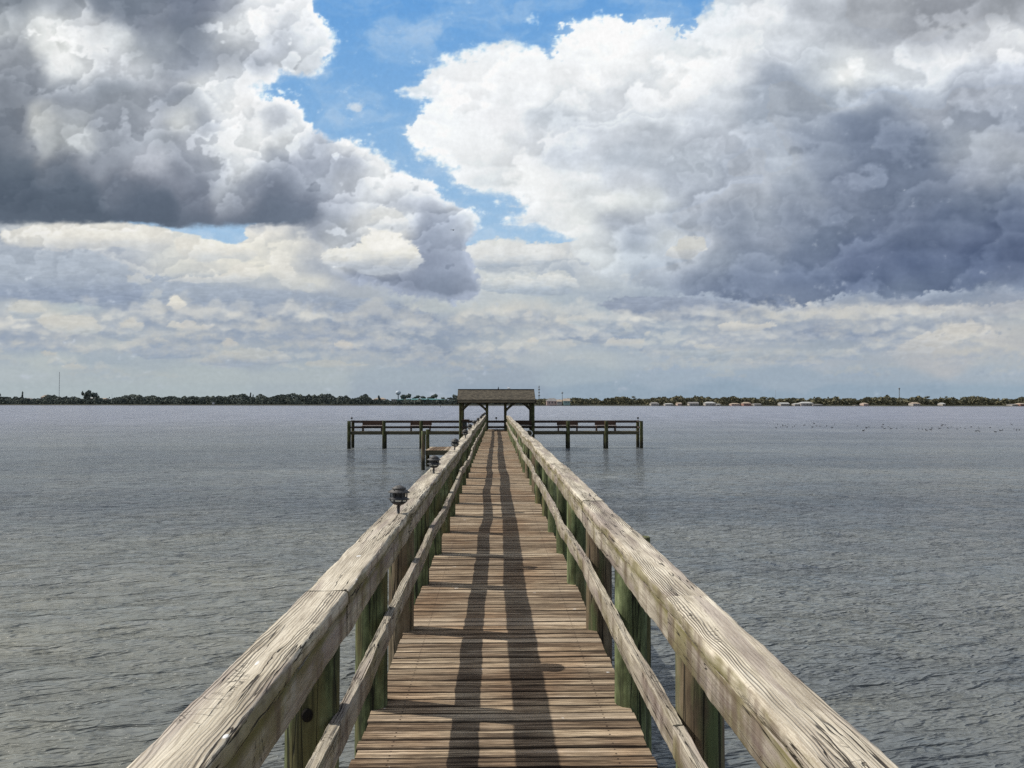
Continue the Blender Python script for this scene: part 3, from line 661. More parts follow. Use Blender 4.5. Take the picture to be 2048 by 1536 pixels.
RT = 1.96           # rail top
def side_wob(sd):
    fx = lambda y: wob(y, 3 if sd < 0 else 9, .020, 2.9)*np.clip(np.asarray(y)/7, .12, 1) + wob(y, 5 if sd < 0 else 12, .028, 9.0)*np.clip((np.asarray(y)-4)/9, 0, 1)
    fz = lambda y: wob(y, 21 if sd < 0 else 31, .014, 2.6)*np.clip(np.asarray(y)/7, .12, 1) + wob(y, 23 if sd < 0 else 33, .018, 8.0)*np.clip((np.asarray(y)-4)/9, 0, 1)
    return fx, fz
joints = {-1: [-2.6, 2.745, 5.35, 7.95, 10.62, 15.8, 20.9, 26.1, 31.2, 36.4, 41.9],
          1: [-2.6, 2.66, 5.27, 7.9, 11.9, 15.7, 20.8, 26.0, 31.1, 36.3, 41.7]}
ljoints = {-1: [-2.6, 2.53, 3.69, 7.6, 11.5, 15.4, 20.6, 25.8, 31.0, 36.0, 41.4],
           1: [-2.6, 2.50, 6.35, 9.0, 14.1, 19.3, 24.4, 29.6, 34.8, 41.2]}
k = 0
for sd in (-1, 1):
    fx, fz = side_wob(sd)
    J = joints[sd]
    for a, b in zip(J[:-1], J[1:]):
        k += 1; rr = random.Random(k)
        ox = rr.uniform(-.003, .003); oz = rr.uniform(-.003, .003)
        g_ = .0045 if a < 12 else .003
        timber('cap_rail', a+g_, b-g_, CX+sd*.6475, RT-.024, .156, .048, M['rail'], pier, k,
               lambda y, fx=fx, ox=ox: fx(y)+ox, lambda y, fz=fz, oz=oz: fz(y)+oz, .013)
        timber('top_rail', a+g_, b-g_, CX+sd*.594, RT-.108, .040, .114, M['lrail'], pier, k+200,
               lambda y, fx=fx, ox=ox: fx(y)+ox, lambda y, fz=fz, oz=oz: fz(y)+oz+wob(y, 61, .004, 1.1), .006)
    J = ljoints[sd]
    gx = lambda y, sd=sd, fx=fx: fx(y) + wob(y, 41 if sd < 0 else 51, .014, 1.9)*np.clip(np.asarray(y)/6, .25, 1)
    gz = lambda y, sd=sd: wob(y, 43 if sd < 0 else 53, .030, 3.1)*np.clip(np.asarray(y)/7, .2, 1)
    for a, b in zip(J[:-1], J[1:]):
        k += 1
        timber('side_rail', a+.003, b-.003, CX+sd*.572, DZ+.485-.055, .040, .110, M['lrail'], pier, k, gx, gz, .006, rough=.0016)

def post(x, y, z0, z1, r, mat, parent, seed, name='post', hole=None):
    rr = random.Random(seed); mb = MB(); seg = 28; nz = 14
    vs = []; fs = []
    ph = rr.uniform(0, 6); lx = rr.uniform(-.008, .008); ly = rr.uniform(-.008, .008)
    for i in range(nz):
        t = i/(nz-1); z = z0+(z1-z0)*t
        for k in range(seg):
            a = 2*math.pi*k/seg
            q = r*(1.03-.05*t)*(1+.022*math.sin(2*a+ph)+.014*math.sin(5*a+ph*2+t*2)+.008*math.sin(9*a+t*5))
            vs.append((lx*t+q*math.cos(a), ly*t+q*math.sin(a), z-z0))
    for i in range(nz-1):
        for k in range(seg):
            k2 = (k+1) % seg; fs.append((i*seg+k, i*seg+k2, (i+1)*seg+k2, (i+1)*seg+k))
    mb.add(vs, fs, 0, 0, True)
    b = len(mb.v); mb.add([(vs[(nz-1)*seg+k][0]*.93, vs[(nz-1)*seg+k][1]*.93, z1-z0+.006) for k in range(seg)], [tuple(range(seg))])
    mb.f += [((nz-1)*seg+k, (nz-1)*seg+(k+1) % seg, b+(k+1) % seg, b+k) for k in range(seg)]; mb.m += [0]*seg; mb.sm += [False]*seg
    return mb.build(name, mat, parent, (x, y, z0))

rr = random.Random(4)
near = None
for sd in (-1, 1):
    fx, fz = side_wob(sd)
    n = -5
    while S0+n*SP < 43.2:
        y = S0+n*SP; n += 1
        if y < -2.2: continue
        jx = rr.uniform(-.008, .008) if y < 12 else rr.uniform(-.012, .012)
        r = {1.25: .085}.get(y, rr.uniform(.082, .094))
        x = CX+sd*(.679+r-.088) + float(fx(np.array([y]))[0])*.8 + jx
        zt = RT-.050+float(fz(np.array([y]))[0])
        br = (sd < 0 and abs(y-(S0+SP)) < .1) or (sd > 0 and abs(y-(S0+SP)) < .1) or (sd > 0 and abs(y-(S0-SP)) < .1) or (y > 8 and rr.random() < .28)
        p = post(x, y, -1.2, zt, r, M['bpost'] if br else M['post'], pier, int(y*10)+sd)
        if sd < 0 and abs(y-(S0-SP)) < .1: near = p
# knot hole in the nearest left post
mb = MB(); mb.lathe([(.017, -.012), (.0185, .001), (.0, .0015)], 16, mi=0, closed=False)
mb2 = MB()
hn = mb.build('knot_hole', mat_plain('dark_knot', (.010, .007, .005), .9, .4, 90), near)
ang = math.radians(-82)
hn.location = (.0865*math.cos(ang), .0865*math.sin(ang), 1.60+1.2); hn.rotation_euler = (math.pi/2, 0, ang+math.pi/2); hn.scale = (1, 1.25, 1)

# deck boards: one mesh, every board slightly its own
def deck_mesh(name, x0, x1, y0, y1, z, bw, mat, parent, seed, jit=.006, along_x=True, nseg=10, th=.038):
    rr = random.Random(seed); mb = MB(); y = y0
    while y < y1-1e-3:
        w = bw-rr.uniform(.006, .013); rnd = rr.random()
        xa = x0+rr.uniform(-jit, jit); xb = x1+rr.uniform(-jit, jit)
        dz = rr.uniform(-.0025, .0025); tl = rr.uniform(-.0025, .0025); bow = rr.uniform(-.0015, .0015); ph = rr.uniform(0, 6)
        vs = []; c = .005
        for i in range(nseg+1):
            t = i/nseg; x = xa+(xb-xa)*t; yy = y+bow*math.sin(3.1*t*2+ph); zz = z+dz+tl*(t-.5)
            e1 = rr.uniform(-.001, .001); e2 = rr.uniform(-.001, .001)
            for (q, h) in ((0+e1, -th), (w+e2, -th), (w+e2, -c), (w-c, 0), (w*.5, .0012), (c, 0), (0+e1, -c)):
                vs.append((x, yy+q, zz+h) if along_x else (yy+q, x, zz+h))
        fs = []
        for i in range(nseg):
            for k in range(7):
                k2 = (k+1) % 7; f = (i*7+k, i*7+k2, (i+1)*7+k2, (i+1)*7+k); fs.append(f if not along_x else f[::-1])
        e = tuple(range(7)); fs.append(e if along_x else e[::-1]); e = tuple(nseg*7+k for k in range(7)); fs.append(e[::-1] if along_x else e)
        mb.add(vs, fs, 0, rnd); y += bw
    return mb.build(name, mat, parent)
deck_mesh('deck', CX-.655, CX+.655, -2.5, Y_END, DZ, .0925, M['deck'], pier, 11, nseg=12)
for sx in (-.50, 0, .50):
    mb = MB(); mb.box(CX+sx-.025, CX+sx+.025, -2.4, Y_END-.1, DZ-.26, DZ-.0405); mb.build('stringer', M['beam'], pier)
for i in range(17):
    y = S0+(2*i-4)*SP+.12
    mb = MB(); mb.box(CX-.60, CX+.60, y, y+.045, DZ-.44, DZ-.262); mb.build('cross_beam', M['beam'], pier)

# piling standing just outside the right-hand rail
pp = at(1288, 1075, 4.78)
o = post(pp.x-.012, 4.78, -1.2, pp.z, .055, M['post'], None, 77, name='mooring_piling')
tag(o, 'slim green piling standing in the water just outside the right handrail', 'piling')

# ------------------------------------------------------------------ tier lamps on the left rail
def lamp(name, loc, label, group, parent_tilt=(0, 0), s=1.0):
    t = empty(name, loc, label, 'lamp', group)
    t.rotation_euler = (parent_tilt[0], parent_tilt[1], random.Random(loc[1]).uniform(0, 6)); t.scale = (s, s, s)
    return t
def lamp_parts(t):
    mb = MB(); mb.lathe([(.016, -.004), (.016, .003), (.0095, .006), (.0095, .052), (.013, .056), (.030, .060), (.046, .072), (.050, .080), (.047, .0815), (.0, .0815)], 28, closed=False); mb.build('stem', M['black'], t)
    mb = MB(); mb.lathe([(.048, .0815), (.048, .096)], 24, closed=False); mb.build('lens', M['lens'], t)
    for k in range(6):
        a = k*math.pi/3; mb = MB(); mb.box(.049*math.cos(a)-.004, .049*math.cos(a)+.004, .049*math.sin(a)-.004, .049*math.sin(a)+.004, .079, .15); mb.build('strut', M['black'], t)
    mb = MB(); mb.lathe([(.034, .104), (.066, .0925), (.067, .095), (.040, .108), (.041, .112), (.041, .132)], 32, closed=False); mb.build('lower_shade', M['black'], t)
    mb = MB(); mb.lathe([(.034, .146), (.067, .1335), (.068, .136), (.042, .152), (.040, .153), (.040, .156)], 32, closed=False); mb.build('upper_shade', M['capmetal'], t)
    mb = MB(); mb.lathe([(.030, .154), (.044, .1555), (.0445, .159), (.024, .172), (.007, .179), (.0, .180)], 32, closed=False); mb.build('cap', M['capmetal'], t)
def copy_thing(src, loc, name=None):
    r = src.copy(); COL.objects.link(r); r.location = loc
    for ch in src.children:
        c = ch.copy(); COL.objects.link(c); c.parent = r
    return r
fx, fz = side_wob(-1)
lamp_y = [4.66, 7.34, 10.9, 14.7, 18.3, 22.1, 26.0, 29.8, 33.6, 37.4, 41.0]
lab = ['black tiered post lamp nearest the viewer on the left handrail', 'black tiered post lamp second from the viewer on the left handrail',
       'black tiered post lamp third from the viewer, left handrail, beside the low landing', 'black tiered post lamp fourth from the viewer on the left handrail']
lamp0 = None
for i, y in enumerate(lamp_y):
    x = CX-.640+float(fx(np.array([y]))[0]) + (.005 if i else .01); z = RT+float(fz(np.array([y]))[0])-.002
    if lamp0 is None:
        lamp0 = lamp('tier_lamp', (x, y, z), lab[0], 'tier lamps along the left handrail', (.02, -.03)); lamp_parts(lamp0)
    else:
        c = copy_thing(lamp0, (x, y, z)); q = random.Random(i)
        c.rotation_euler = (q.uniform(-.05, .05), q.uniform(-.05, .05), q.uniform(0, 6))
        c['label'] = lab[i] if i < len(lab) else 'small distant black tiered lamp in the far part of the left handrail'

# ------------------------------------------------------------------ pier head with wings
HY0, HY1 = 43.75, 44.5; HZ = .99
head = empty('pier_head', (0, HY0, 0), 'low timber fishing platform with dark rails crossing the far end of the pier', 'platform')
head.location = (0, 0, 0)
XL, XR = -8.45, 8.42
mbd = deck_mesh('deck', HY0, HY1, XL+.1, CX-.70, HZ, .14, M['beam'], head, 5, along_x=False, nseg=3)
mbd = deck_mesh('deck', HY0, HY1, CX+.70, XR-.1, HZ, .14, M['beam'], head, 6, along_x=False, nseg=3)
deck_mesh('deck', 42.2, 45.6, CX-2.1, CX-.70, HZ-.042, .14, M['deck'], head, 7, along_x=False, nseg=3).hide_render = False
for (a, b) in ((XL+.05, CX-.72), (CX+.72, XR-.05)):
    mb = MB(); mb.box(a, b, HY0-.06, HY0-.012, HZ-.185, HZ-.003); mb.build('front_beam', M['beam'], head)
mb = MB(); mb.box(XL+.05, XR-.05, HY1+.01, HY1+.055, HZ-.185, HZ-.06); mb.build('back_beam', M['beam'], head)
mb = MB(); mb.box(XL, XR, HY1-.06, HY1+.06, HZ+.555, HZ+.615); mb.box(XL, XR, HY1-.055, HY1+.01, HZ+.475, HZ+.553); mb.build('top_rail', M['dark'], head)
mb = MB(); mb.box(XL, XR, HY1-.025, HY1+.02, HZ+.155, HZ+.28); mb.build('middle_rail', M['dark'], head)
for (a, sx) in ((XL, 1), (XR, -1)):
    mb = MB(); mb.box(a-.05, a+.05, HY0, HY1+.06, HZ+.556, HZ+.61); mb.box(a-.02, a+.02, HY0, HY1, HZ+.18, HZ+.27); mb.build('end_rail', M['dark'], head)
i = 0
for px, w in ((699, 7.2), (768.5, 7), (842.5, 7), (1136, 7.6), (1212, 7.6), (1282, 7)):
    i += 1; q = at(px, 842, HY0-.1)
    post(q.x, HY0-.2, -1.2, q.z, w*.0143, M['dpost'], head, 200+i, 'piling')
for px in (705, 1276): 
    q = at(px, 841, HY1); post(q.x, HY1+.12, -1.2, q.z, .095, M['dpost'], head, 230+px, 'piling')
for px in (768, 845, 1137, 1212):
    q = at(px, 866, HY1); post(q.x-.1*(1 if px > 1000 else -1), HY1-.16, -1.2, HZ-.045, .09, M['dpost'], head, 330+px, 'piling')

# benches along the back rail
def bench_parts(t, w):
    mb = MB(); mb.box(-w/2, w/2, .34, .38, .345, .60, 0); mb.build('backrest', M['bench'], t)
    mb = MB()
    for j in range(3): mb.box(-w/2+.03, w/2-.03, -.10+j*.145, .035+j*.145, .30, .336, 0)
    mb.build('seat', M['seat'], t)
    for sx in (-w/2+.07, w/2-.09):
        mb = MB(); mb.bar((sx, .33, .0), (sx, .36, .50), .05, .09); mb.build('leg', M['bench'], t)
        mb = MB(); mb.bar((sx, -.06, .0), (sx, -.06, .30), .05, .07); mb.build('leg', M['bench'], t)
bl = ['red-brown slatted bench on the left wing of the platform, beside its outer end', 'red-brown slatted bench on the left wing, nearer the shelter',
      'red-brown slatted bench on the right wing, nearer the shelter', 'red-brown slatted bench on the right wing, beside its outer end']
b0 = None
for (xa, xb), l in zip(((723, 766), (820, 862), (1114, 1158), (1191, 1234)), bl):
    q = at((xa+xb)/2, 850, 44.0)
    if b0 is None:
        b0 = empty('bench', (q.x, 44.0, HZ), l, 'bench', 'benches along the back rail of the platform'); bench_parts(b0, 1.26)
    else:
        c = copy_thing(b0, (q.x, 44.0, HZ)); c['label'] = l
c = copy_thing(b0, (at(1049, 850, 44.0).x, 44.0, HZ)); c['label'] = 'dark bench under the shelter roof, right of the walkway'

# small lamps on the far rail
for (px, py, l) in ((703.5, 841, 'small dark round-topped lamp at the left corner of the platform rail'), (1276, 841, 'small dark lamp at the right corner of the platform rail'), (992.5, 845.5, 'small dark lamp on the back rail, centred in the opening of the shelter')):
    q = at(px, py, HY1)
    t = empty('rail_lamp', (q.x, HY1, HZ+.613 if px != 992.5 else HZ+.613), l, 'lamp', 'small lamps on the platform rail')
    mb = MB(); mb.lathe([(.012, 0), (.012, .09), (.055, .10), (.062, .13), (.05, .15), (.05, .17), (.065, .175), (.03, .20), (0, .205)], 16, closed=False); mb.build('lamp_head', M['black'], t)

# ------------------------------------------------------------------ shelter
SX0, SX1 = at(914.5, 800, 41.6).x, at(1071, 800, 41.6).x
sh = empty('roofed_shelter', (0, 0, 0), 'open timber shelter with shingled gable roof standing at the end of the pier', 'shelter')
ZE, ZR, YE, YR, YB = 2.83, 3.42, 41.6, 43.5, 45.4
def roof():
    mb = MB(); a, b = SX0, SX1; r0 = at(916, 779, YR).x; r1 = at(1068.5, 779, YR).x; t = .05
    vs = [(a, YE, ZE), (b, YE, ZE), (r1, YR, ZR), (r0, YR, ZR), (b, YB, ZE), (a, YB, ZE)]
    lo = [(x, y, z-t) for x, y, z in vs]
    mb.add(vs+lo, [(0, 1, 2, 3), (3, 2, 4, 5), (7, 6, 9, 8), (8, 9, 11, 10), (0, 6, 7, 1), (5, 4, 10, 11), (1, 7, 8, 2), (2, 8, 10, 4), (3, 9, 6, 0), (5, 11, 9, 3)])
    o = mb.build('roof', M['shingle'], sh)
    # brick texture runs in x / slope
    return o
roof()
mb = MB(); mb.bar((at(916, 779, YR).x, YR, ZR+.012), (at(1068.5, 779, YR).x, YR, ZR+.012), .22, .03); mb.build('ridge_cap', M['shingle'], sh)
for y in (YE, YB):
    mb = MB(); mb.box(SX0+.03, SX1-.03, y-.02 if y == YE else y-.02, y+.02, ZE-.17, ZE-.052); mb.build('fascia', mat_plain('fascia_wood', (.14, .115, .075), .8, .3, grain=(3, 40, 40)) if y == YE else M['dark'], sh)
mb = MB()
for (y) in (42.0, 45.0): mb.box(-2.15, 2.28, y-.05, y+.05, 2.62, 2.775)
mb.build('header_beam', M['dark'], sh)
mb = MB()
for x in (-2.05, -.5, .57, 2.12): mb.box(x-.03, x+.03, 41.7, 45.3, 2.63, 2.74)
mb.build('ceiling_joist', M['dark'], sh)
posts_x = {'f': [(at(920.8, 900, 42.0).x, .074), (at(973.5, 830, 42.0).x, .062), (at(1011.5, 830, 42.0).x, .062), (at(1066.3, 900, 42).x, .086)]}
for i, (x, r) in enumerate(posts_x['f']):
    post(x, 42.0, -1.2 if r > .07 else DZ-.05, 2.64, r, M['dpost'], sh, 400+i, 'shelter_post')
    post(x, 45.0, -1.2 if r > .07 else DZ-.3, 2.64, r, M['dpost'], sh, 420+i, 'shelter_post')
for y in (42.0, 45.0):
    x0, x1, x2, x3 = [p[0] for p in posts_x['f']]
    for (xa, xb) in ((x0, x0+.45), (x1, x1-.52), (x2, x2+.52), (x3, x3-.48)):
        mb = MB(); n = 5
        for q in range(n):
            t0 = q/n; t1 = (q+1)/n
            f = lambda t: (xa+(xb-xa)*t**1.12, y, 2.16+.47*(t**.88))
            mb.bar(f(t0), f(t1+.03), .05, .085)
        mb.build('brace', M['beam'], sh)
for x in (x0, x3):
    for (ya, yb) in ((42.0, 42.5), (45.0, 44.5)):
        mb = MB(); mb.bar((x, ya, 2.16), (x, yb, 2.63), .05, .085); mb.build('brace', M['beam'], sh)

# fish cleaning table, left under the shelter
t = empty('cleaning_table', (at(929.5, 850, 42.9).x, 42.9, HZ), 'brown cleaning table with a dark cabinet standing left of the walkway under the shelter', 'table')
mb = MB(); mb.box(-.27, .27, -.22, .22, .60, .71); mb.build('table_top', M['bench'], t)
mb = MB(); mb.box(-.12, .12, -.15, .15, .0, .598); mb.build('cabinet', M['black'], t)
mb = MB(); mb.box(-.25, .42, -.2, .2, .24, .30); mb.build('shelf', M['dark'], t)
for sx in (-.23, .23): mb = MB(); mb.box(sx-.02, sx+.02, -.18, -.14, 0, .598); mb.build('leg', M['dark'], t)
# white hoop on the right-hand shelter post
q = at(1057.5, 867, 41.8)
mb = MB()
R0, r0 = .20, .032; vs = []; fs = []
for i in range(32):
    a = 2*math.pi*i/32
    for j in range(8):
        b = 2*math.pi*j/8; rr_ = R0+r0*math.cos(b); vs.append((rr_*math.cos(a), r0*math.sin(b), rr_*math.sin(a)*.85))
for i in range(32):
    for j in range(8): fs.append((i*8+j, ((i+1) % 32)*8+j, ((i+1) % 32)*8+(j+1) % 8, i*8+(j+1) % 8))
mb.add(vs, fs, 0, 0, True)
o = mb.build('life_ring', M['white'], None, (q.x, 41.86, q.z)); tag(o, 'white ring hanging beside the right-hand post of the shelter', 'life ring')

# ------------------------------------------------------------------ low landing on the left
ld = empty('boat_landing', (0, 0, 0), 'small low timber landing with two mooring posts on the left of the pier', 'landing')
LY0, LY1 = 30.0, 32.4; lz = at(900, 900.5, LY0).z; lx0 = at(851, 900, LY0).x
deck_mesh('deck', LY0, LY1, lx0, CX-.78, lz, .14, M['deck'], ld, 15, along_x=False, nseg=3)
mb = MB(); mb.box(lx0, CX-.75, LY0-.05, LY0-.008, lz-.19, lz-.01); mb.box(lx0, CX-.75, LY1+.008, LY1+.05, lz-.19, lz-.01); mb.build('beam', M['beam'], ld)
q = at(846.5, 862, LY0-.1); post(q.x, LY0-.14, -1.2, q.z, .075, M['bpost'], ld, 501, 'piling')
q = at(855.5, 859, LY0+1.2); post(q.x, LY0+1.2, -1.2, q.z, .075, M['dpost'], ld, 502, 'piling')
post(CX-1.1, LY0+.3, -1.2, lz-.03, .07, M['dpost'], ld, 503, 'piling')

# birds on the roof
def small_bird(name, loc, s, mat, label, cat='bird'):
    mb = MB(); 
    mb.lathe([(.0, -.5), (.06, -.45), (.16, -.2), (.19, .05), (.15, .28), (.07, .42), (.05, .46), (.0, .48)], 12, closed=False)
    b = [(x*.9, z, y+.22) for x, y, z in mb.v]
    mb.v = b
    n = MB(); n.lathe([(.07, .28), (.055, .40), (.085, .48), (.08, .55), (.0, .60)], 10, (0, .34, 0), closed=False); mb.add([v for v in n.v], n.f, 0, 0, True)
    mb.bar((0, .42, .52), (0, .58, .49), .03, .03); mb.bar((.05, 0, .0), (.05, 0, .08), .02, .02); mb.bar((-.05, 0, .0), (-.05, 0, .08), .02, .02)
    mb.v = [(x*s, y*s, z*s) for x, y, z in mb.v]
    o = mb.build(name, mat, None, loc); return tag(o, label, cat)
q = at(1018, 781.5, YR-.25); o = small_bird('gull', (q.x, YR-.02, ZR+.03), .20, M['gullgrey'], 'small white bird on the ridge of the shelter roof'); o.rotation_euler = (0, 0, 1.3)
q = at(997, 777, YR); o = small_bird('perched_bird', (q.x, YR, ZR+.03), .19, M['bird'], 'small dark bird perched on the middle of the shelter ridge'); o.rotation_euler = (.9, 0, -.4)

# ------------------------------------------------------------------ water
def mat_water():
    m = NT('bay_water'); g = m.n('ShaderNodeNewGeometry').outputs['Position']
    x, y, z = m.sep(g)[0], m.sep(g)[1], m.sep(g)[2]
    dist = m.math('SQRT', m.math('ADD', m.math('MULTIPLY', x, x), m.math('MULTIPLY', y, y)))
    P = m.mapv(g, (1, 1, 1), rot=(0, 0, math.radians(-12)))
    def ridge(v):
        return m.math('POWER', m.math('SUBTRACT', 1.0, m.math('ABSOLUTE', m.math('MULTIPLY_ADD', v, 2.0, -1.0))), 1.4)
    a0 = m.noise(m.mapv(P, (.22, .62, 1), (0, 4, 0), (0, 0, -.2)), 1.0, 3, .55)
    a1 = m.noise(m.mapv(P, (1.5, 4.2, 1)), 1.0, 3, .55, .3)
    a2 = m.noise(m.mapv(P, (4.2, 12.5, 1), (3, 1, 0), (0, 0, .22)), 1.0, 2, .5, .4)
    a3 = m.noise(m.mapv(P, (12, 30, 1), (3, 1, 0), (0, 0, -.2)), 1.0, 2, .5, .2)
    a4 = m.noise(m.mapv(g, (.35, .055, 1), (3, 1, 0)), 1.0, 4, .75)
    gust = m.step(m.noise(m.mapv(g, (.05, .10, 1), (2, 7, 0)), 1.0, 3, .55), .34, .66)
    h = m.math('MULTIPLY', m.math('ADD', m.math('MULTIPLY', ridge(a2), .062), m.math('MULTIPLY', a2, .075)), m.math('MULTIPLY_ADD', gust, .7, .6))
    h = m.math('ADD', h, m.math('MULTIPLY', a3, .018))
    h = m.math('ADD', h, m.math('MULTIPLY', a1, .24)); h = m.math('ADD', h, m.math('MULTIPLY', ridge(a1), .09)); h = m.math('ADD', h, m.math('MULTIPLY', a0, .22))
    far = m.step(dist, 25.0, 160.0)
    h = m.math('ADD', h, m.math('MULTIPLY', m.math('MULTIPLY', a4, far), 1.3))
    nrm = m.bump(h, 1.0, 1.0)
    bot = m.noise(m.mapv(g, (.35, .5, 1), (5, 5, 0)), 1.0, 4, .6)
    c = m.mix(m.step(bot, .35, .7), (.118, .130, .136), (.148, .156, .150))
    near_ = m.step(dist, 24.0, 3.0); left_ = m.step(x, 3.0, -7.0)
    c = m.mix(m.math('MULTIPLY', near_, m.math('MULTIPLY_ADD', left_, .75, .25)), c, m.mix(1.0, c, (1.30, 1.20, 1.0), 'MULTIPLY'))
    lane = m.step(m.noise(m.mapv(g, (.020, .13, 1), (9, 2, 0), (0, 0, .06)), 1.0, 4, .6), .36, .64)
    c = m.mix(1.0, c, m.mix(lane, (.74, .77, .82), (1.26, 1.25, 1.20)), 'MULTIPLY')  # lanes of brighter and duller reflection painted into the base colour
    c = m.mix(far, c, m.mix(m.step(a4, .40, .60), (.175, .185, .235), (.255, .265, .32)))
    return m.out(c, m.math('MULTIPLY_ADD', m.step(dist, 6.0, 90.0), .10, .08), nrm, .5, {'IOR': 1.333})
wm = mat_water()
# swell as real relief close by, flat sheet further out, as one sheet that reaches the horizon
rad = [.0]; 
while rad[-1] < 60: rad.append(rad[-1]*1.006+.03)
while rad[-1] < 30000: rad.append(rad[-1]*1.12)
rad = np.array(rad); na = 720
th = np.linspace(-math.pi, math.pi, na+1)
# finer in the direction of the pier
th = th + .0*np.sin(th)
R_, T_ = np.meshgrid(rad, th, indexing='ij'); X = R_*np.sin(T_); Y = R_*np.cos(T_)
fade = np.clip(1-(R_-30)/30, 0, 1)
Z = (.018*gnoise(X*.9+.3*Y, Y*1.9-.2*X, 900)+.010*gnoise(X*2.2, Y*4.1+.6*X, 901)+.03*gnoise(X*.22, Y*.45, 902))*fade
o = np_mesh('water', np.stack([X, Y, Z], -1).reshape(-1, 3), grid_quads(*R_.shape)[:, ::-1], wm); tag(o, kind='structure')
# sea bed
mb = MB(); mb.box(-30000, 30000, -30000, 30000, -2.2, -1.9); o = mb.build('seabed', mat_plain('sea_bed_sand', (.12, .11, .08), .9, .2, 1)); tag(o, kind='structure')

# ------------------------------------------------------------------ sky: dome of clouds in front, open daylight sky elsewhere
def srgb2lin(c):
    c = c/255.0; return np.where(c <= .04045, c/12.92, ((c+.055)/1.055)**2.4)
az = np.concatenate([np.arange(-88, -38, .5), np.arange(-38, 38.01, .072), np.arange(38.5, 88.01, .5)])
el = np.concatenate([[-1.2, -.5, -.2], np.arange(0, 28.5, .072), np.arange(28.6, 44, .5)])
A_, E_ = np.meshgrid(np.radians(az), np.radians(el), indexing='ij')
dv = np.stack([np.sin(A_)*np.cos(E_), np.cos(A_)*np.cos(E_), np.sin(E_)], -1)
loc = dv @ RMn            # into the frame of the photograph, used only to read off the cloud layout
zz = np.maximum(-loc[..., 2], .12)
U = 1024+F*loc[..., 0]/zz; Vv = 768-F*loc[..., 1]/zz
skyc = sky_colour(U, np.minimum(Vv, 800))
skyc = srgb2lin(np.moveaxis(skyc, 0, -1))
rgba = np.ones(skyc.shape[:-1]+(4,), np.float32); rgba[..., :3] = skyc
fade = sstep(88, 76, np.degrees(np.abs(A_)))*sstep(43.5, 36, np.degrees(E_))
rgba[..., 3] = fade
m = NT('cloud_dome'); at_ = m.n('ShaderNodeAttribute', attribute_name='cloud')
tcn = m.n('ShaderNodeTexCoord').outputs['Object']
nn = m.noise(tcn, .012, 3, .6)
cc = m.mix(1.0, at_.outputs['Color'], m.ramp(nn, [(.3, .965), (.7, 1.035)]), 'MULTIPLY')
em = m.n('ShaderNodeEmission', {'Color': cc, 'Strength': 1.0}); tr = m.n('ShaderNodeBsdfTransparent')
mx = m.n('ShaderNodeMixShader', {0: at_.outputs['Alpha'], 1: tr.outputs[0], 2: em.outputs[0]})
m.n('ShaderNodeOutputMaterial', {'Surface': mx.outputs[0]})
try: m.id.cycles.emission_sampling = 'NONE'
except Exception: pass
RD = 16000.0
o = np_mesh('sky', (dv*RD + np.array([0, 0, CAM_Z])).reshape(-1, 3), grid_quads(*A_.shape), m.id, attrs={'cloud': ('FLOAT_COLOR', rgba.reshape(-1, 4))})
tag(o, kind='structure')

SUN_EL, SUN_AZ = math.radians(46), math.radians(-76)
w = NT('World', world=True); scene.world = w.id
sk = w.n('ShaderNodeTexSky', sky_type='NISHITA', sun_disc=False, sun_elevation=SUN_EL, sun_rotation=SUN_AZ)
tc = w.n('ShaderNodeTexCoord').outputs['Generated']
n = w.noise(w.mapv(tc, (2.2, 2.2, 5)), 1.0, 6, .58, .2); n2 = w.noise(w.mapv(tc, (2.2, 2.2, 5), (.04, -.02, .08)), 1.0, 6, .58, .2)
cov = w.step(n, .42, .56)
shade = w.step(w.math('SUBTRACT', n, n2), -.05, .07)
cl = w.mix(shade, (3.0, 3.5, 4.4), (8.2, 8.3, 8.3))
skc = w.mix(w.math('MULTIPLY', cov, .92), sk.outputs[0], cl)
bg = w.n('ShaderNodeBackground', {'Color': skc, 'Strength': .115}); w.n('ShaderNodeOutputWorld', {'Surface': bg.outputs[0]})

sd_ = bpy.data.lights.new('sun', 'SUN'); sun = bpy.data.objects.new('sun', sd_); COL.objects.link(sun)
sd_.energy = 4.6; sd_.angle = math.radians(.53); sd_.color = (1.0, .955, .88)
dirv = Vector((math.sin(SUN_AZ)*math.cos(SUN_EL), math.cos(SUN_AZ)*math.cos(SUN_EL), math.sin(SUN_EL)))
sun.rotation_euler = dirv.to_track_quat('Z', 'Y').to_euler()
sun.location = dirv*100
# ------------------------------------------------------------------ far shore
def shoreD(px):            # distance of the waterline under photo column px
    return F*CAM_Z/(4.3+2.5*px/2048.0)
def shp(px, py=None, back=0.0):
    Y = shoreD(px)+back
    q = at(px, py if py is not None else 806, Y); return q
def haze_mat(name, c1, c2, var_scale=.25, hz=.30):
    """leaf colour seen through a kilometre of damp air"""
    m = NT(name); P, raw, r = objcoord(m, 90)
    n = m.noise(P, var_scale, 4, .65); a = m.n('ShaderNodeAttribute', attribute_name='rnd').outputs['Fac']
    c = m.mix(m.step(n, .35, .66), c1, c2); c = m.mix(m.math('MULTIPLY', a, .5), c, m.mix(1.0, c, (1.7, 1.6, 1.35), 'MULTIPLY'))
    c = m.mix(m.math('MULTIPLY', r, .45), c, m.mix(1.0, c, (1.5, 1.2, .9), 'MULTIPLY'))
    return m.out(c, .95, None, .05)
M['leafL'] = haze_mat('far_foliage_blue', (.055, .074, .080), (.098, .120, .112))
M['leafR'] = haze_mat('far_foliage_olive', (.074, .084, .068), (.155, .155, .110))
M['trunk'] = mat_plain('far_trunk', (.05, .045, .04), .9, .2, 2)
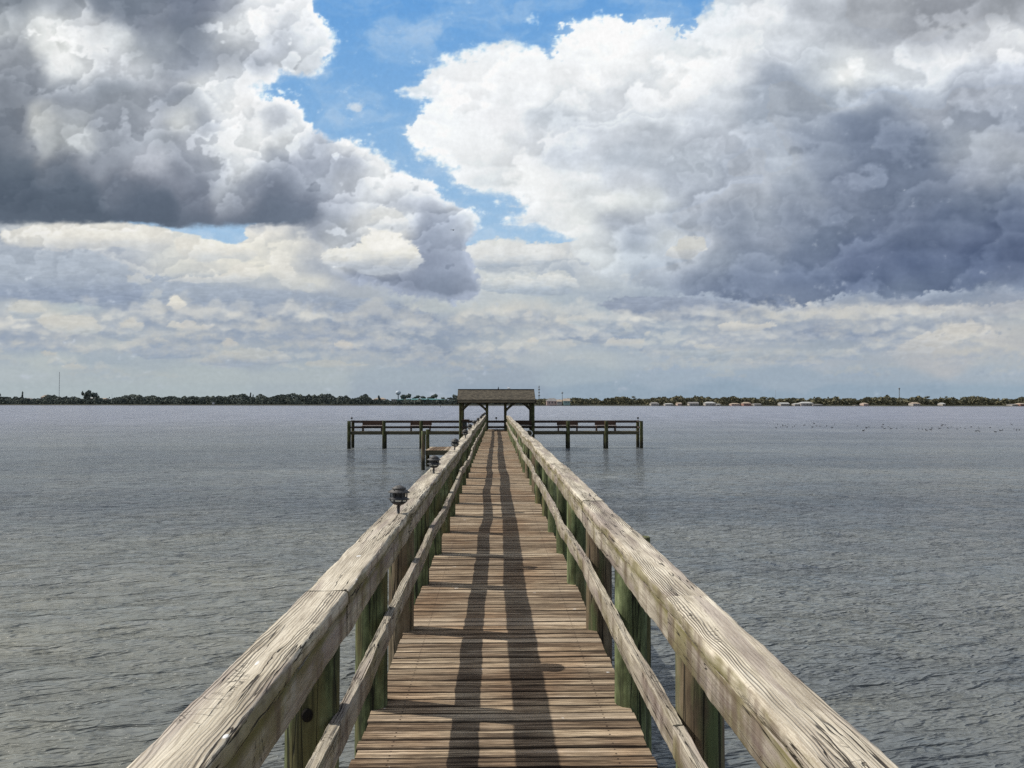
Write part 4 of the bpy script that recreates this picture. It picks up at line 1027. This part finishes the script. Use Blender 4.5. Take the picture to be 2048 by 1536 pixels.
M['hwall'] = mat_plain('pale_house_wall', (.33, .30, .27), .9, .08, .3); M['hpink'] = mat_plain('pinkish_house_wall', (.40, .30, .26), .9, .08, .3)
M['hbrick'] = mat_plain('reddish_house_wall', (.26, .15, .12), .9, .1, .3); M['hgreen'] = mat_plain('green_house_wall', (.22, .30, .27), .9, .1, .3)
M['rwhite'] = mat_plain('white_house_roof', (.37, .37, .355), .8, .08, .3); M['rgrey'] = mat_plain('grey_house_roof', (.22, .21, .20), .9, .1, .3)
M['rteal'] = mat_plain('teal_house_roof', (.075, .19, .19), .8, .08, .3); M['rtan'] = mat_plain('tan_house_roof', (.33, .27, .21), .9, .1, .3)
M['glass'] = mat_plain('dark_window_glass', (.03, .035, .04), .2, .1, 1)
M['steel'] = mat_plain('galvanised_steel', (.20, .21, .22), .6, .1, 1); M['tank'] = mat_plain('water_tank_paint', (.42, .47, .52), .6, .06, .2)
M['land'] = mat_plain('shore_ground', (.05, .05, .035), .95, .3, .1)

# land behind the waterline
pxs = np.arange(-1400, 3600, 20); V = []
rr = random.Random(8)
for px in pxs:
    for (bk, z) in ((0, -.5), (.8, .25), (10, .9), (60, 1.6), (900, 2.0), (9000, 1.0)):
        px_ = min(max(px, -600), 2700)
        q = at(px, 806, shoreD(px_)+bk+(rr.uniform(-2, 2) if bk < 2 else 0)); V.append((q.x, q.y, z))
o = np_mesh('far_shore_land', np.array(V), grid_quads(len(pxs), 6)[:, ::-1], M['land']); tag(o, kind='structure')

def leaf_cloud(mb, lobes, n, size, rr):
    for _ in range(n):
        cx, cy, cz, rx, rz = lobes[rr.randrange(len(lobes))]
        a = rr.uniform(0, 2*math.pi); b = math.asin(rr.uniform(-1, 1)); q = rr.random()**.35
        p = Vector((cx+rx*q*math.cos(a)*math.cos(b), cy+rx*q*math.sin(a)*math.cos(b), cz+rz*q*math.sin(b)))
        s = size*rr.uniform(.5, 1.25)
        d = Vector((rr.gauss(0, 1), rr.gauss(0, 1), rr.gauss(0, 1))).normalized(); e = d.orthogonal().normalized(); f = d.cross(e)
        mb.add([p-e*s-f*s*.7, p+e*s*.9-f*s, p+e*s+f*s*.8, p-e*s*.7+f*s], [(0, 1, 2, 3)], 0, rr.random())
# tree prototypes: crown + trunk, unit height about 1
def tree_proto(kind, mat, seed):
    rr = random.Random(seed); mb = MB(); lobes = []
    if kind == 'round':
        for i in range(9):
            lobes.append((rr.uniform(-.40, .40), rr.uniform(-.3, .3), rr.uniform(.52, .80), rr.uniform(.14, .26), rr.uniform(.10, .19)))
        n, s = 460, .045
    elif kind == 'bushy':
        for i in range(16): lobes.append((rr.uniform(-.42, .42), rr.uniform(-.3, .3), rr.uniform(.15, .80), rr.uniform(.13, .2), rr.uniform(.10, .16)))
        n, s = 620, .045
    elif kind == 'broad':
        for i in range(14):
            x = rr.uniform(-.85, .85); lobes.append((x, rr.uniform(-.3, .3), .45+.38*(1-abs(x))*rr.uniform(.7, 1.1), rr.uniform(.14, .26), rr.uniform(.09, .16)))
        n, s = 620, .042
    elif kind == 'slim':
        for i in range(7): lobes.append((rr.uniform(-.03, .03), rr.uniform(-.03, .03), .25+.11*i, .085*(1.15-i*.12), .11))
        n, s = 260, .03
    elif kind == 'ragged':
        for i in range(11):
            lobes.append((rr.uniform(-.32, .32), rr.uniform(-.2, .2), rr.uniform(.4, .95), rr.uniform(.07, .15), rr.uniform(.06, .13)))
        n, s = 380, .034
    for (cx, cy, cz, rx, rz) in lobes:       # shaded inner mass of every leaf clump
        q = MB(); q.lathe([(0, -.8), (.55, -.55), (.8, 0), (.55, .55), (0, .8)], 7, closed=False)
        mb.add([(cx+x*rx*rr.uniform(.85, 1.1), cy+y*rx, cz+z*rz*rr.uniform(.85, 1.1)) for x, y, z in q.v], q.f, 0, 0)
    leaf_cloud(mb, lobes, int(n*1.5), s*.9, rr)
    me = bpy.data.meshes.new('crown_mesh'); me.from_pydata(mb.v, [], mb.f); me.materials.append(mat)
    a = me.attributes.new('rnd', 'FLOAT', 'POINT'); a.data.foreach_set('value', mb.a)
    tb = MB(); tb.lathe([(.035, -.05), (.024, .25), (.014, .6), (.006, .8)], 6)
    for i in range(3):
        an = rr.uniform(0, 6); tb.bar((0, 0, .3+.08*i), (.22*math.cos(an) if kind != 'slim' else .03, .2*math.sin(an)*(kind != 'slim'), .58+.06*i), .014, .014)
    tm = bpy.data.meshes.new('trunk_mesh'); tm.from_pydata(tb.v, [], tb.f); tm.materials.append(M['trunk'])
    return me, tm
PRO = {}
for side_, mt in (('L', M['leafL']), ('R', M['leafR'])):
    for k_ in ('round', 'broad', 'slim', 'ragged', 'bushy'):
        PRO[side_+k_] = [tree_proto(k_, mt, hash_) for hash_ in ({'round': (1, 2, 3), 'broad': (4, 5, 6), 'slim': (7, 8), 'ragged': (9, 10, 11), 'bushy': (12, 13)}[k_])]
def far_tree(px, top, wpx, kind, back, label, group, seed):
    rr = random.Random(seed); q = shp(px, top, back); g = 1.2
    h = q.z-g; w = wpx*(shoreD(px)+back)/F
    side_ = 'L' if px < 1060 else 'R'
    me, tm = rr.choice(PRO[side_+kind])
    t = empty('tree', (q.x, q.y, g), label, 'tree', group); t.rotation_euler = (0, 0, rr.choice((0, math.pi))+rr.uniform(-.3, .3))
    base_w = {'round': 1.05, 'broad': 1.9, 'slim': .2, 'ragged': .8, 'bushy': 1.1}[kind]
    c = bpy.data.objects.new('crown', me); COL.objects.link(c); c.parent = t
    k = bpy.data.objects.new('trunk', tm); COL.objects.link(k); k.parent = t
    t.scale = (w/base_w, w/base_w, h)
    return t
# low continuous belt of mangrove and scrub along the water
def hmul(px):
    g = lambda a, b, v: 1-(1-v)*max(0, min(1, (px-a)/12, (b-px)/12))
    return g(735, 905, .52)*g(1086, 1148, .35)
def belt(name, x0, x1, mat, n, label, hpx):
    rr = random.Random(int(x0)+5); mb = MB()
    for _ in range(n):
        px = rr.uniform(x0, x1); bk = 12+38*rr.random()**1.6; hq = hpx*hmul(px)
        prof = hq*(.60+.40*float(gnoise(np.array([px/26.]), np.array([2.5]), 70)[0])+.18*float(gnoise(np.array([px/8.]), np.array([1.5]), 71)[0]))
        D = shoreD(px)+bk; top = CAM_Z+max(prof, 2)*D/F
        z = .2+(top-.2)*rr.random()**.8
        q = at(px, 806, D); s = rr.uniform(.35, 1.0)
        d = Vector((rr.gauss(0, .6), -1+rr.gauss(0, .5), rr.gauss(0, .9))).normalized(); e = d.orthogonal().normalized(); f = d.cross(e); p = Vector((q.x, q.y, z))
        mb.add([p-e*s-f*s*.7, p+e*s*.9-f*s, p+e*s+f*s*.8, p-e*s*.7+f*s], [(0, 1, 2, 3)], 0, rr.random()**2)
    # dense dark inside of the thicket
    ps = np.arange(x0, x1+1, 5.); V = []
    o = mb.build(name, mat); tag(o, label, 'thicket', kind='stuff')
    for px in ps:
        D = shoreD(px)+24; t_ = .52*hpx*hmul(px)*(.62+.40*float(gnoise(np.array([px/26.]), np.array([2.5]), 70)[0]))
        for z in (-.2, CAM_Z+max(t_, .5)*D/F):
            q = at(px, 806, D); V.append((q.x, q.y, z))
    return o, V, len(ps)
def belt_core(V, n, mat, label):
    # solid lumpy bank: front face, top and back so it has real depth
    V = np.array(V).reshape(n, 2, 3); out = np.zeros((n, 4, 3))
    out[:, 0] = V[:, 0]; out[:, 1] = V[:, 1]; out[:, 2] = V[:, 1]+np.array([0, 14, .3]); out[:, 3] = V[:, 0]+np.array([0, 14, 0])
    o = np_mesh('undergrowth', out.reshape(-1, 3), grid_quads(n, 4)[:, ::-1], mat); tag(o, label, 'thicket', kind='stuff')
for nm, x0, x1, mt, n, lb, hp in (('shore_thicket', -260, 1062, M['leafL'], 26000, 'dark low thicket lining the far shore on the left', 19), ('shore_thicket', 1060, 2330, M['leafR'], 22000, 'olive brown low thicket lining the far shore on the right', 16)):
    o, V, n_ = belt(nm, x0, x1, mt, n, lb, hp)
    belt_core(V, n_, mt, lb.replace('low thicket', 'shaded undergrowth inside the thicket'))

special = [ # px, top y, width px, kind, back, label
 (171, 777, 22, 'bushy', 20, 'tall dense tree, left half of the highest clump on the left shore'),
 (189, 780, 22, 'bushy', 24, 'tall dense tree, right half of the highest clump on the left shore'),
 (45, 783, 5, 'slim', 20, 'lone slim spire-like tree near the left edge of the shore'),
 (2, 786, 6, 'ragged', 20, 'small upright tree at the extreme left of the far shore'),
 (501, 785, 5, 'slim', 20, 'pair-forming slim cypress-like tree, taller one left of centre shore'),
 (506, 789, 4, 'slim', 22, 'shorter slim tree just right of the taller cypress-like tree'),
 (568, 786, 20, 'round', 30, 'round dark tree standing above the left shore between two low stretches'),
 (632, 787, 30, 'broad', 30, 'broad dome-shaped dark tree on the left shore'),
 (688, 788, 28, 'broad', 25, 'broad dark tree on the shore left of the water tower'),
 (727, 792, 18, 'round', 26, 'small round tree close to the low houses left of the water tower'),
 (758, 791, 8, 'slim', 26, 'small pointed tree left of the water tower'),
 (812, 785, 22, 'round', 60, 'dark rounded tree immediately right of the water tower'),
 (840, 788, 34, 'broad', 62, 'wide dark tree behind the teal-roofed building, left one'),
 (872, 787, 36, 'broad', 60, 'wide dark tree behind the teal-roofed building, right one'),
 (908, 788, 30, 'broad', 50, 'dark wide tree just left of the shelter roof'),
 (1238, 791, 22, 'round', 40, 'rounded tree rising above the shore right of the shelter'),
 (1270, 793, 12, 'ragged', 30, 'ragged open-topped tree right of the shelter'),
 (1412, 791, 34, 'broad', 40, 'broad dark dome-shaped tree on the right shore, first one'),
 (1534, 791, 46, 'broad', 42, 'wide dark spreading tree above the white-roofed houses on the right shore'),
 (1576, 795, 12, 'round', 40, 'small round tree left of the group of white roofs'),
 (1624, 795, 10, 'round', 40, 'small round tree right of the white roofs'),
 (1652, 794, 14, 'ragged', 40, 'upright ragged tree on the right shore before the tall mast'),
 (1755, 792, 20, 'round', 40, 'round dark tree left of the tall mast on the right shore'),
 (1884, 794, 10, 'ragged', 40, 'left one of two narrow upright trees on the right shore'),
 (1890, 793, 8, 'ragged', 42, 'right one of two narrow upright trees on the right shore'),
 (1940, 791, 52, 'broad', 46, 'widest dark spreading tree near the right end of the shore'),
 (2018, 796, 26, 'broad', 40, 'low spreading tree at the far right end of the shore')]
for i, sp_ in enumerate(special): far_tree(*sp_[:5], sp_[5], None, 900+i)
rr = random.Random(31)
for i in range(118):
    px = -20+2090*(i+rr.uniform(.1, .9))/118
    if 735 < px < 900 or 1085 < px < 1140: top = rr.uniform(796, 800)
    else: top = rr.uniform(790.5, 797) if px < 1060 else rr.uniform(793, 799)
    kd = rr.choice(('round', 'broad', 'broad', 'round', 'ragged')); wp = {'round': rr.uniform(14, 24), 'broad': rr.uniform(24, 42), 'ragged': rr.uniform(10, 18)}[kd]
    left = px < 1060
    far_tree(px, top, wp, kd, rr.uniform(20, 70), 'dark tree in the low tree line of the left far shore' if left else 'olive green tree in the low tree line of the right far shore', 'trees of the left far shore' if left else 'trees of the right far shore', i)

def house(px0, px1, ytop, ybot, wall, roof_, label, back=8, kind='hip', cat='house', wins=3):
    D = shoreD((px0+px1)/2)+back; a = at(px0, 806, D).x; b = at(px1, 806, D).x; zt = at(px0, ytop, D).z; zb = max(at(px0, ybot, D).z, .8)
    t = empty('house', ((a+b)/2, D, zb), label, cat); w = (b-a)/2; h = zt-zb; dp = max(4, w*.6); zw = h*(.56 if kind != 'flat' else .8)
    mb = MB(); mb.box(-w*.94, w*.94, -dp*.9, dp*.9, -1.5, zw); mb.build('wall', wall, t)
    mb = MB()
    if kind == 'gable':
        mb.add([(-w, -dp, zw), (w, -dp, zw), (w, dp, zw), (-w, dp, zw), (-w, 0, h), (w, 0, h)], [(0, 1, 5, 4), (2, 3, 4, 5), (0, 4, 3), (1, 2, 5), (3, 2, 1, 0)])
    elif kind == 'hip':
        mb.add([(-w, -dp, zw), (w, -dp, zw), (w, dp, zw), (-w, dp, zw), (-w*.5, 0, h), (w*.5, 0, h)], [(0, 1, 5, 4), (2, 3, 4, 5), (0, 4, 3), (1, 2, 5), (3, 2, 1, 0)])
    else: mb.box(-w, w, -dp, dp, zw, h)
    mb.build('roof', roof_, t)
    for i in range(wins):
        x = -w*.75+1.5*w*(i+.5)/wins; mb = MB(); mb.box(x-w*.10, x+w*.10, -dp*.9-.05, -dp*.9+.05, zw*.30, zw*.74); mb.build('window', M['glass'], t)
    return t
H = [
 (44, 66, 796, 801, 'hwall', 'rgrey', 'low grey-roofed house half hidden in trees near the left end of the shore', 'hip'),
 (84, 104, 790, 800, 'hpink', 'rtan', 'pinkish tan house roof showing between trees left of the mast', 'hip'),
 (114, 130, 795, 801, 'hwall', 'rwhite', 'small white-roofed house right below the thin mast on the left', 'gable'),
 (181, 195, 794, 800, 'hwall', 'rwhite', 'small pale house below the highest tree clump on the left', 'hip'),
 (206, 214, 796, 800, 'hpink', 'rtan', 'tiny tan house right of the highest tree clump', 'gable'),
 (716, 734, 798.5, 803, 'hpink', 'rtan', 'low tan-roofed house, left one of the row before the water tower', 'hip'),
 (735, 752, 797.5, 803, 'hwall', 'rwhite', 'low white-roofed house in the row before the water tower', 'hip'),
 (748, 772, 795.5, 802, 'hpink', 'rtan', 'wide tan-roofed house just left of the water tower', 'hip'),
 (1092, 1116, 796.5, 809, 'hpink', 'rgrey', 'two-storey pinkish house at the water just right of the shelter', 'hip'),
 (1113, 1124, 799, 808, 'hwall', 'rtan', 'narrow tan house beside the pinkish two-storey house', 'gable'),
 (1126, 1140, 797, 808, 'hgreen', 'rtan', 'pale green waterfront house right of the shelter', 'gable'),
 (1160, 1167, 798, 804, 'hwall', 'rwhite', 'narrow white gable above the trees right of the green house', 'gable'),
 (1176, 1189, 799, 805, 'hwall', 'rwhite', 'small house with a bright white roof among the trees, right of the shelter', 'hip'),
 (1300, 1317, 804.5, 810, 'hwall', 'rgrey', 'low grey-roofed boathouse on the right shore', 'hip'),
 (1328, 1345, 806.5, 811, 'hwall', 'rwhite', 'low white-roofed boathouse at the waterline', 'hip'),
 (1353, 1362, 805, 810, 'hpink', 'rtan', 'tiny tan house beside the white boathouse', 'gable'),
 (1376, 1396, 804, 811, 'hwall', 'rgrey', 'grey steep-roofed house on the right shore', 'gable'),
 (1408, 1430, 803.5, 811, 'hwall', 'rwhite', 'large white-roofed house under the first broad tree on the right', 'hip'),
 (1430, 1440, 807.5, 811, 'hwall', 'rwhite', 'small white hut right of the large white-roofed house', 'hip'),
 (1460, 1478, 806, 811, 'hpink', 'rtan', 'low tan house between the white and the reddish house', 'hip'),
 (1484, 1500, 804, 811.5, 'hbrick', 'rtan', 'reddish brick house on the right shore', 'hip'),
 (1505, 1520, 807, 811.5, 'hwall', 'rgrey', 'small grey-roofed house right of the reddish one', 'gable'),
 (1558, 1576, 805, 812, 'hwall', 'rwhite', 'white-roofed house, leftmost of the bright group', 'gable'),
 (1586, 1601, 806.5, 812, 'hwall', 'rwhite', 'low white-roofed house in the middle of the bright group', 'hip'),
 (1598, 1624, 803.5, 812, 'hwall', 'rwhite', 'largest white-roofed house of the bright group on the right shore', 'hip'),
 (1622, 1642, 808, 812, 'hwall', 'rgrey', 'long low grey-roofed house right of the bright group', 'hip'),
 (1706, 1716, 810, 812.8, 'hwall', 'rwhite', 'tiny white waterside hut right of the bright group', 'hip'),
 (1723, 1733, 805.5, 810, 'hpink', 'rtan', 'small tan-roofed house left of the tall mast', 'hip'),
 (1821, 1836, 804.5, 812.5, 'hwall', 'rtan', 'pale waterfront house with tan roof, right of the tall mast', 'hip'),
 (1880, 1886, 805.5, 811, 'hwall', 'rwhite', 'narrow bright white house under the two upright trees', 'gable'),
 (2018, 2030, 808, 812.8, 'hwall', 'rgrey', 'small pale house near the right end of the shore', 'gable'),
 (2034, 2046, 806, 812, 'hbrick', 'rtan', 'reddish roofed house at the far right end of the shore', 'hip')]
for (a, b, yt, yb, wl, rf, lb, kd) in H:
    house(a, b, yt, yb, M[wl], M[rf], lb, back=5 if yb > 807 else 34, kind=kd)
t = house(794, 895, 797.3, 802, M['hgreen'], M['rteal'], 'long low building with a teal roof right of the water tower', back=46, kind='hip', cat='building', wins=9)
house(783, 797, 798.3, 802.5, M['hwall'], M['rwhite'], 'white-roofed low building directly below the water tower', back=40, kind='flat')
# clear the scrub in front of buildings is not needed: they stand a little above it

# water tower
q = shp(796.5, 785.5, 60); sc = (shoreD(796)+60)/F
t = empty('water_tower', (q.x, q.y, 1.2), 'pale blue-grey round water tower rising above the trees left of the shelter', 'water tower')
R1 = 5.3*sc; zc = q.z-1.2
mb = MB(); mb.lathe([(0, zc-R1*.82)]+[(R1*math.cos(a), zc+R1*(.82 if a < 0 else .78)*math.sin(a)) for a in [math.radians(x) for x in range(-75, 90, 15)]]+[(0, zc+R1*.78)], 20, closed=False); mb.build('tank', M['tank'], t)
mb = MB(); mb.lathe([(1.1, -1), (.75, 3), (.62, zc-R1-.3), (1.5, zc-R1*.75)], 12); mb.build('column', M['tank'], t)
# masts
def mast(px, ytop, ybase, wpx, label, name='radio_mast', platforms=(), back=60, lattice=True, cat='mast'):
    D = shoreD(px)+back; q = at(px, ytop, D); w = wpx*D/F/2; h = q.z-1.0
    t = empty(name, (q.x, D, 1.0), label, cat)
    mb = MB()
    if lattice:
        for k in range(3):
            a = k*2*math.pi/3+.3; mb.bar((w*math.cos(a), w*math.sin(a), 0), (w*.45*math.cos(a), w*.45*math.sin(a), h), w*.35, w*.35)
        n = max(6, int(h/3))
        for i in range(n):
            for k in range(3):
                a = k*2*math.pi/3+.3; b = a+2*math.pi/3; f0 = 1-.55*i/n; f1 = 1-.55*(i+1)/n
                mb.bar((w*f0*math.cos(a), w*f0*math.sin(a), h*i/n), (w*f1*math.cos(b), w*f1*math.sin(b), h*(i+1)/n), w*.22, w*.22)
    else: mb.lathe([(w, 0), (w*.6, h)], 8)
    mb.build('tower_shaft', M['steel'], t)
    for (py, pw) in platforms:
        z = at(px, py, D).z-1.0; r_ = pw*D/F/2
        mb = MB(); mb.lathe([(r_*.5, z-.5), (r_, z-.3), (r_, z+.5), (r_*.5, z+.7)], 8)
        mb.build('antenna_ring', M['steel'], t)
    return t
mast(119, 744, 787, 1.1, 'very thin tall mast rising above the left shore')
mast(1078, 771, 797, 1.6, 'lattice radio mast with stacked antennas just right of the shelter roof', platforms=((774, 3), (779, 4), (785, 3.4), (791, 4.4)))
mast(1124.5, 783, 797, 1.4, 'short cellular mast with one antenna cluster right of the shelter', platforms=((786, 4.2),), lattice=False)
mast(1798.5, 776, 800, 2.0, 'dark tall mast with a small head above the right shore', platforms=((777, 3.2), (779.5, 2.4)))
mast(1551, 780, 796, .5, 'hair-thin pole rising above the wide tree on the right shore', lattice=False, cat='pole', name='pole')
for i, px in enumerate((224, 278, 324, 470, 521)):
    mast(px, 788+i % 2, 796, .5, ['hair-thin utility pole right of the highest tree clump', 'second hair-thin utility pole on the left shore', 'third hair-thin utility pole on the left shore, before a low rise', 'hair-thin utility pole left of the slim paired trees', 'hair-thin utility pole right of the slim paired trees'][i], lattice=False, cat='pole', name='utility_pole', back=20)
# channel markers
for (px, py, D, s, mt, lb, nm) in ((426.5, 806.5, 700, 2.0, M['rwhite'], 'small cream square marker board standing in the water off the left shore', 'channel_marker'), (881, 811.5, 480, 1.1, M['black'], 'small dark post in the distant water left of the shelter', 'channel_marker')):
    q = at(px, py, D); t = empty(nm, (q.x, D, 0), lb, 'marker'); mb = MB(); mb.lathe([(.15, -2), (.15, q.z)], 8); mb.build('pole', M['steel'] if s > 1.5 else M['black'], t)
    mb = MB(); mb.box(-s*.5, s*.5, -.1, .1, q.z-s*.45, q.z+s*.45) if s > 1.5 else mb.lathe([(.3, q.z-.3), (.3, q.z+.5)], 8); mb.build('marker_board', mt, t)

# water birds
def wb_mesh():
    mb = MB(); mb.lathe([(0, -.5), (.08, -.46), (.17, -.25), (.21, .0), (.17, .26), (.08, .42), (0, .46)], 10, closed=False)
    mb.v = [(x, z, max(y*.62+.06, -.03)) for x, y, z in mb.v]
    mb.bar((0, .34, .08), (0, .42, .30), .09, .09); mb.lathe([(0, .25), (.07, .29), (.08, .35), (.0, .41)], 8, (0, .44, 0), closed=False); mb.bar((0, .47, .33), (0, .62, .31), .035, .03)
    mb.bar((0, -.42, .08), (0, -.6, .16), .12, .03)
    me = bpy.data.meshes.new('bird_mesh'); me.from_pydata(mb.v, [], mb.f); me.materials.append(M['bird']); return me
bm_ = wb_mesh(); rr = random.Random(77)
pos = [(1555, 849), (1566, 852), (1589, 852), (1592, 849), (1607, 851), (1609, 850), (1620, 850), (1628, 847), (1640, 853), (1653, 852), (1664, 855), (1715, 852), (1733, 855), (1738, 854), (1749, 854), (1765, 854), (1776, 854), (1782, 857), (1793, 857), (1805, 854), (1812, 852), (1837, 858), (1845, 859), (1861, 859), (1864, 856), (1879, 857), (1896, 856), (1903, 854), (1914, 858), (1921, 855), (1930, 857), (1942, 854), (1952, 862), (1957, 854), (1958, 857), (1980, 855), (2001, 861), (2005, 860), (2028, 858), (2033, 860)]
pos += [(rr.uniform(1548, 1700), rr.uniform(845, 856)) for _ in range(12)] + [(rr.uniform(1700, 2045), rr.uniform(848, 864)) for _ in range(16)]
for (px, py) in pos:
    d = RM @ Vector(((px-1024)/F, (768-py)/F, -1)); tt = -(CAM_Z-.03)/d.z
    o = bpy.data.objects.new('water_bird', bm_); COL.objects.link(o); s = rr.uniform(.14, .26)
    o.location = (d.x*tt, d.y*tt, .02); o.scale = (s, s, s*1.25); o.rotation_euler = (0, 0, rr.uniform(0, 6.28))
    tag(o, 'small dark water bird floating in the scattered flock on the right-hand water', 'bird', 'birds floating on the right-hand water')

# helicopter, far off in front of the clouds
q = at(906.5, 460, 1800)
t = empty('helicopter', q, 'tiny dark helicopter in the air in front of the clouds left of the blue gap', 'helicopter')
mb = MB(); mb.lathe([(0, -2.2), (.7, -1.8), (1.0, -.6), (1.0, .8), (.45, 2.0), (0, 2.3)], 12, closed=False); mb.v = [(-y_ if False else z_, x_, y_) for x_, y_, z_ in [(a, b, c) for a, b, c in mb.v]]; mb.build('fuselage', M['black'], t)
mb = MB(); mb.bar((-1.2, 0, .3), (-6.0, 0, .5), .45, .45); mb.bar((-5.9, 0, .4), (-6.4, 0, 1.5), .15, .5); mb.build('tail_boom', M['black'], t)
mb = MB(); mb.bar((-4.2, -.6, 1.35), (4.2, .6, 1.35), .3, .06); mb.bar((.6, -4.2, 1.36), (-.6, 4.2, 1.36), .3, .06); mb.bar((0, 0, .8), (0, 0, 1.34), .2, .2, up=Vector((1, 0, 0))); mb.build('rotor', M['black'], t)
mb = MB(); mb.bar((-1.3, -.8, -1.3), (1.5, -.8, -1.3), .1, .1); mb.bar((-1.3, .8, -1.3), (1.5, .8, -1.3), .1, .1); mb.bar((0, -.8, -1.3), (0, -.5, -.7), .08, .08); mb.bar((0, .8, -1.3), (0, .5, -.7), .08, .08); mb.build('skid', M['black'], t)
scene.view_settings.view_transform = 'Standard'; scene.view_settings.look = 'None'
scene.view_settings.exposure = 0; scene.view_settings.gamma = 1
scene.cycles.max_bounces = 6; scene.cycles.diffuse_bounces = 2; scene.cycles.glossy_bounces = 3
scene.cycles.use_denoising = False
scene.cycles.sample_clamp_indirect = 2.0; scene.cycles.sample_clamp_direct = 1.5
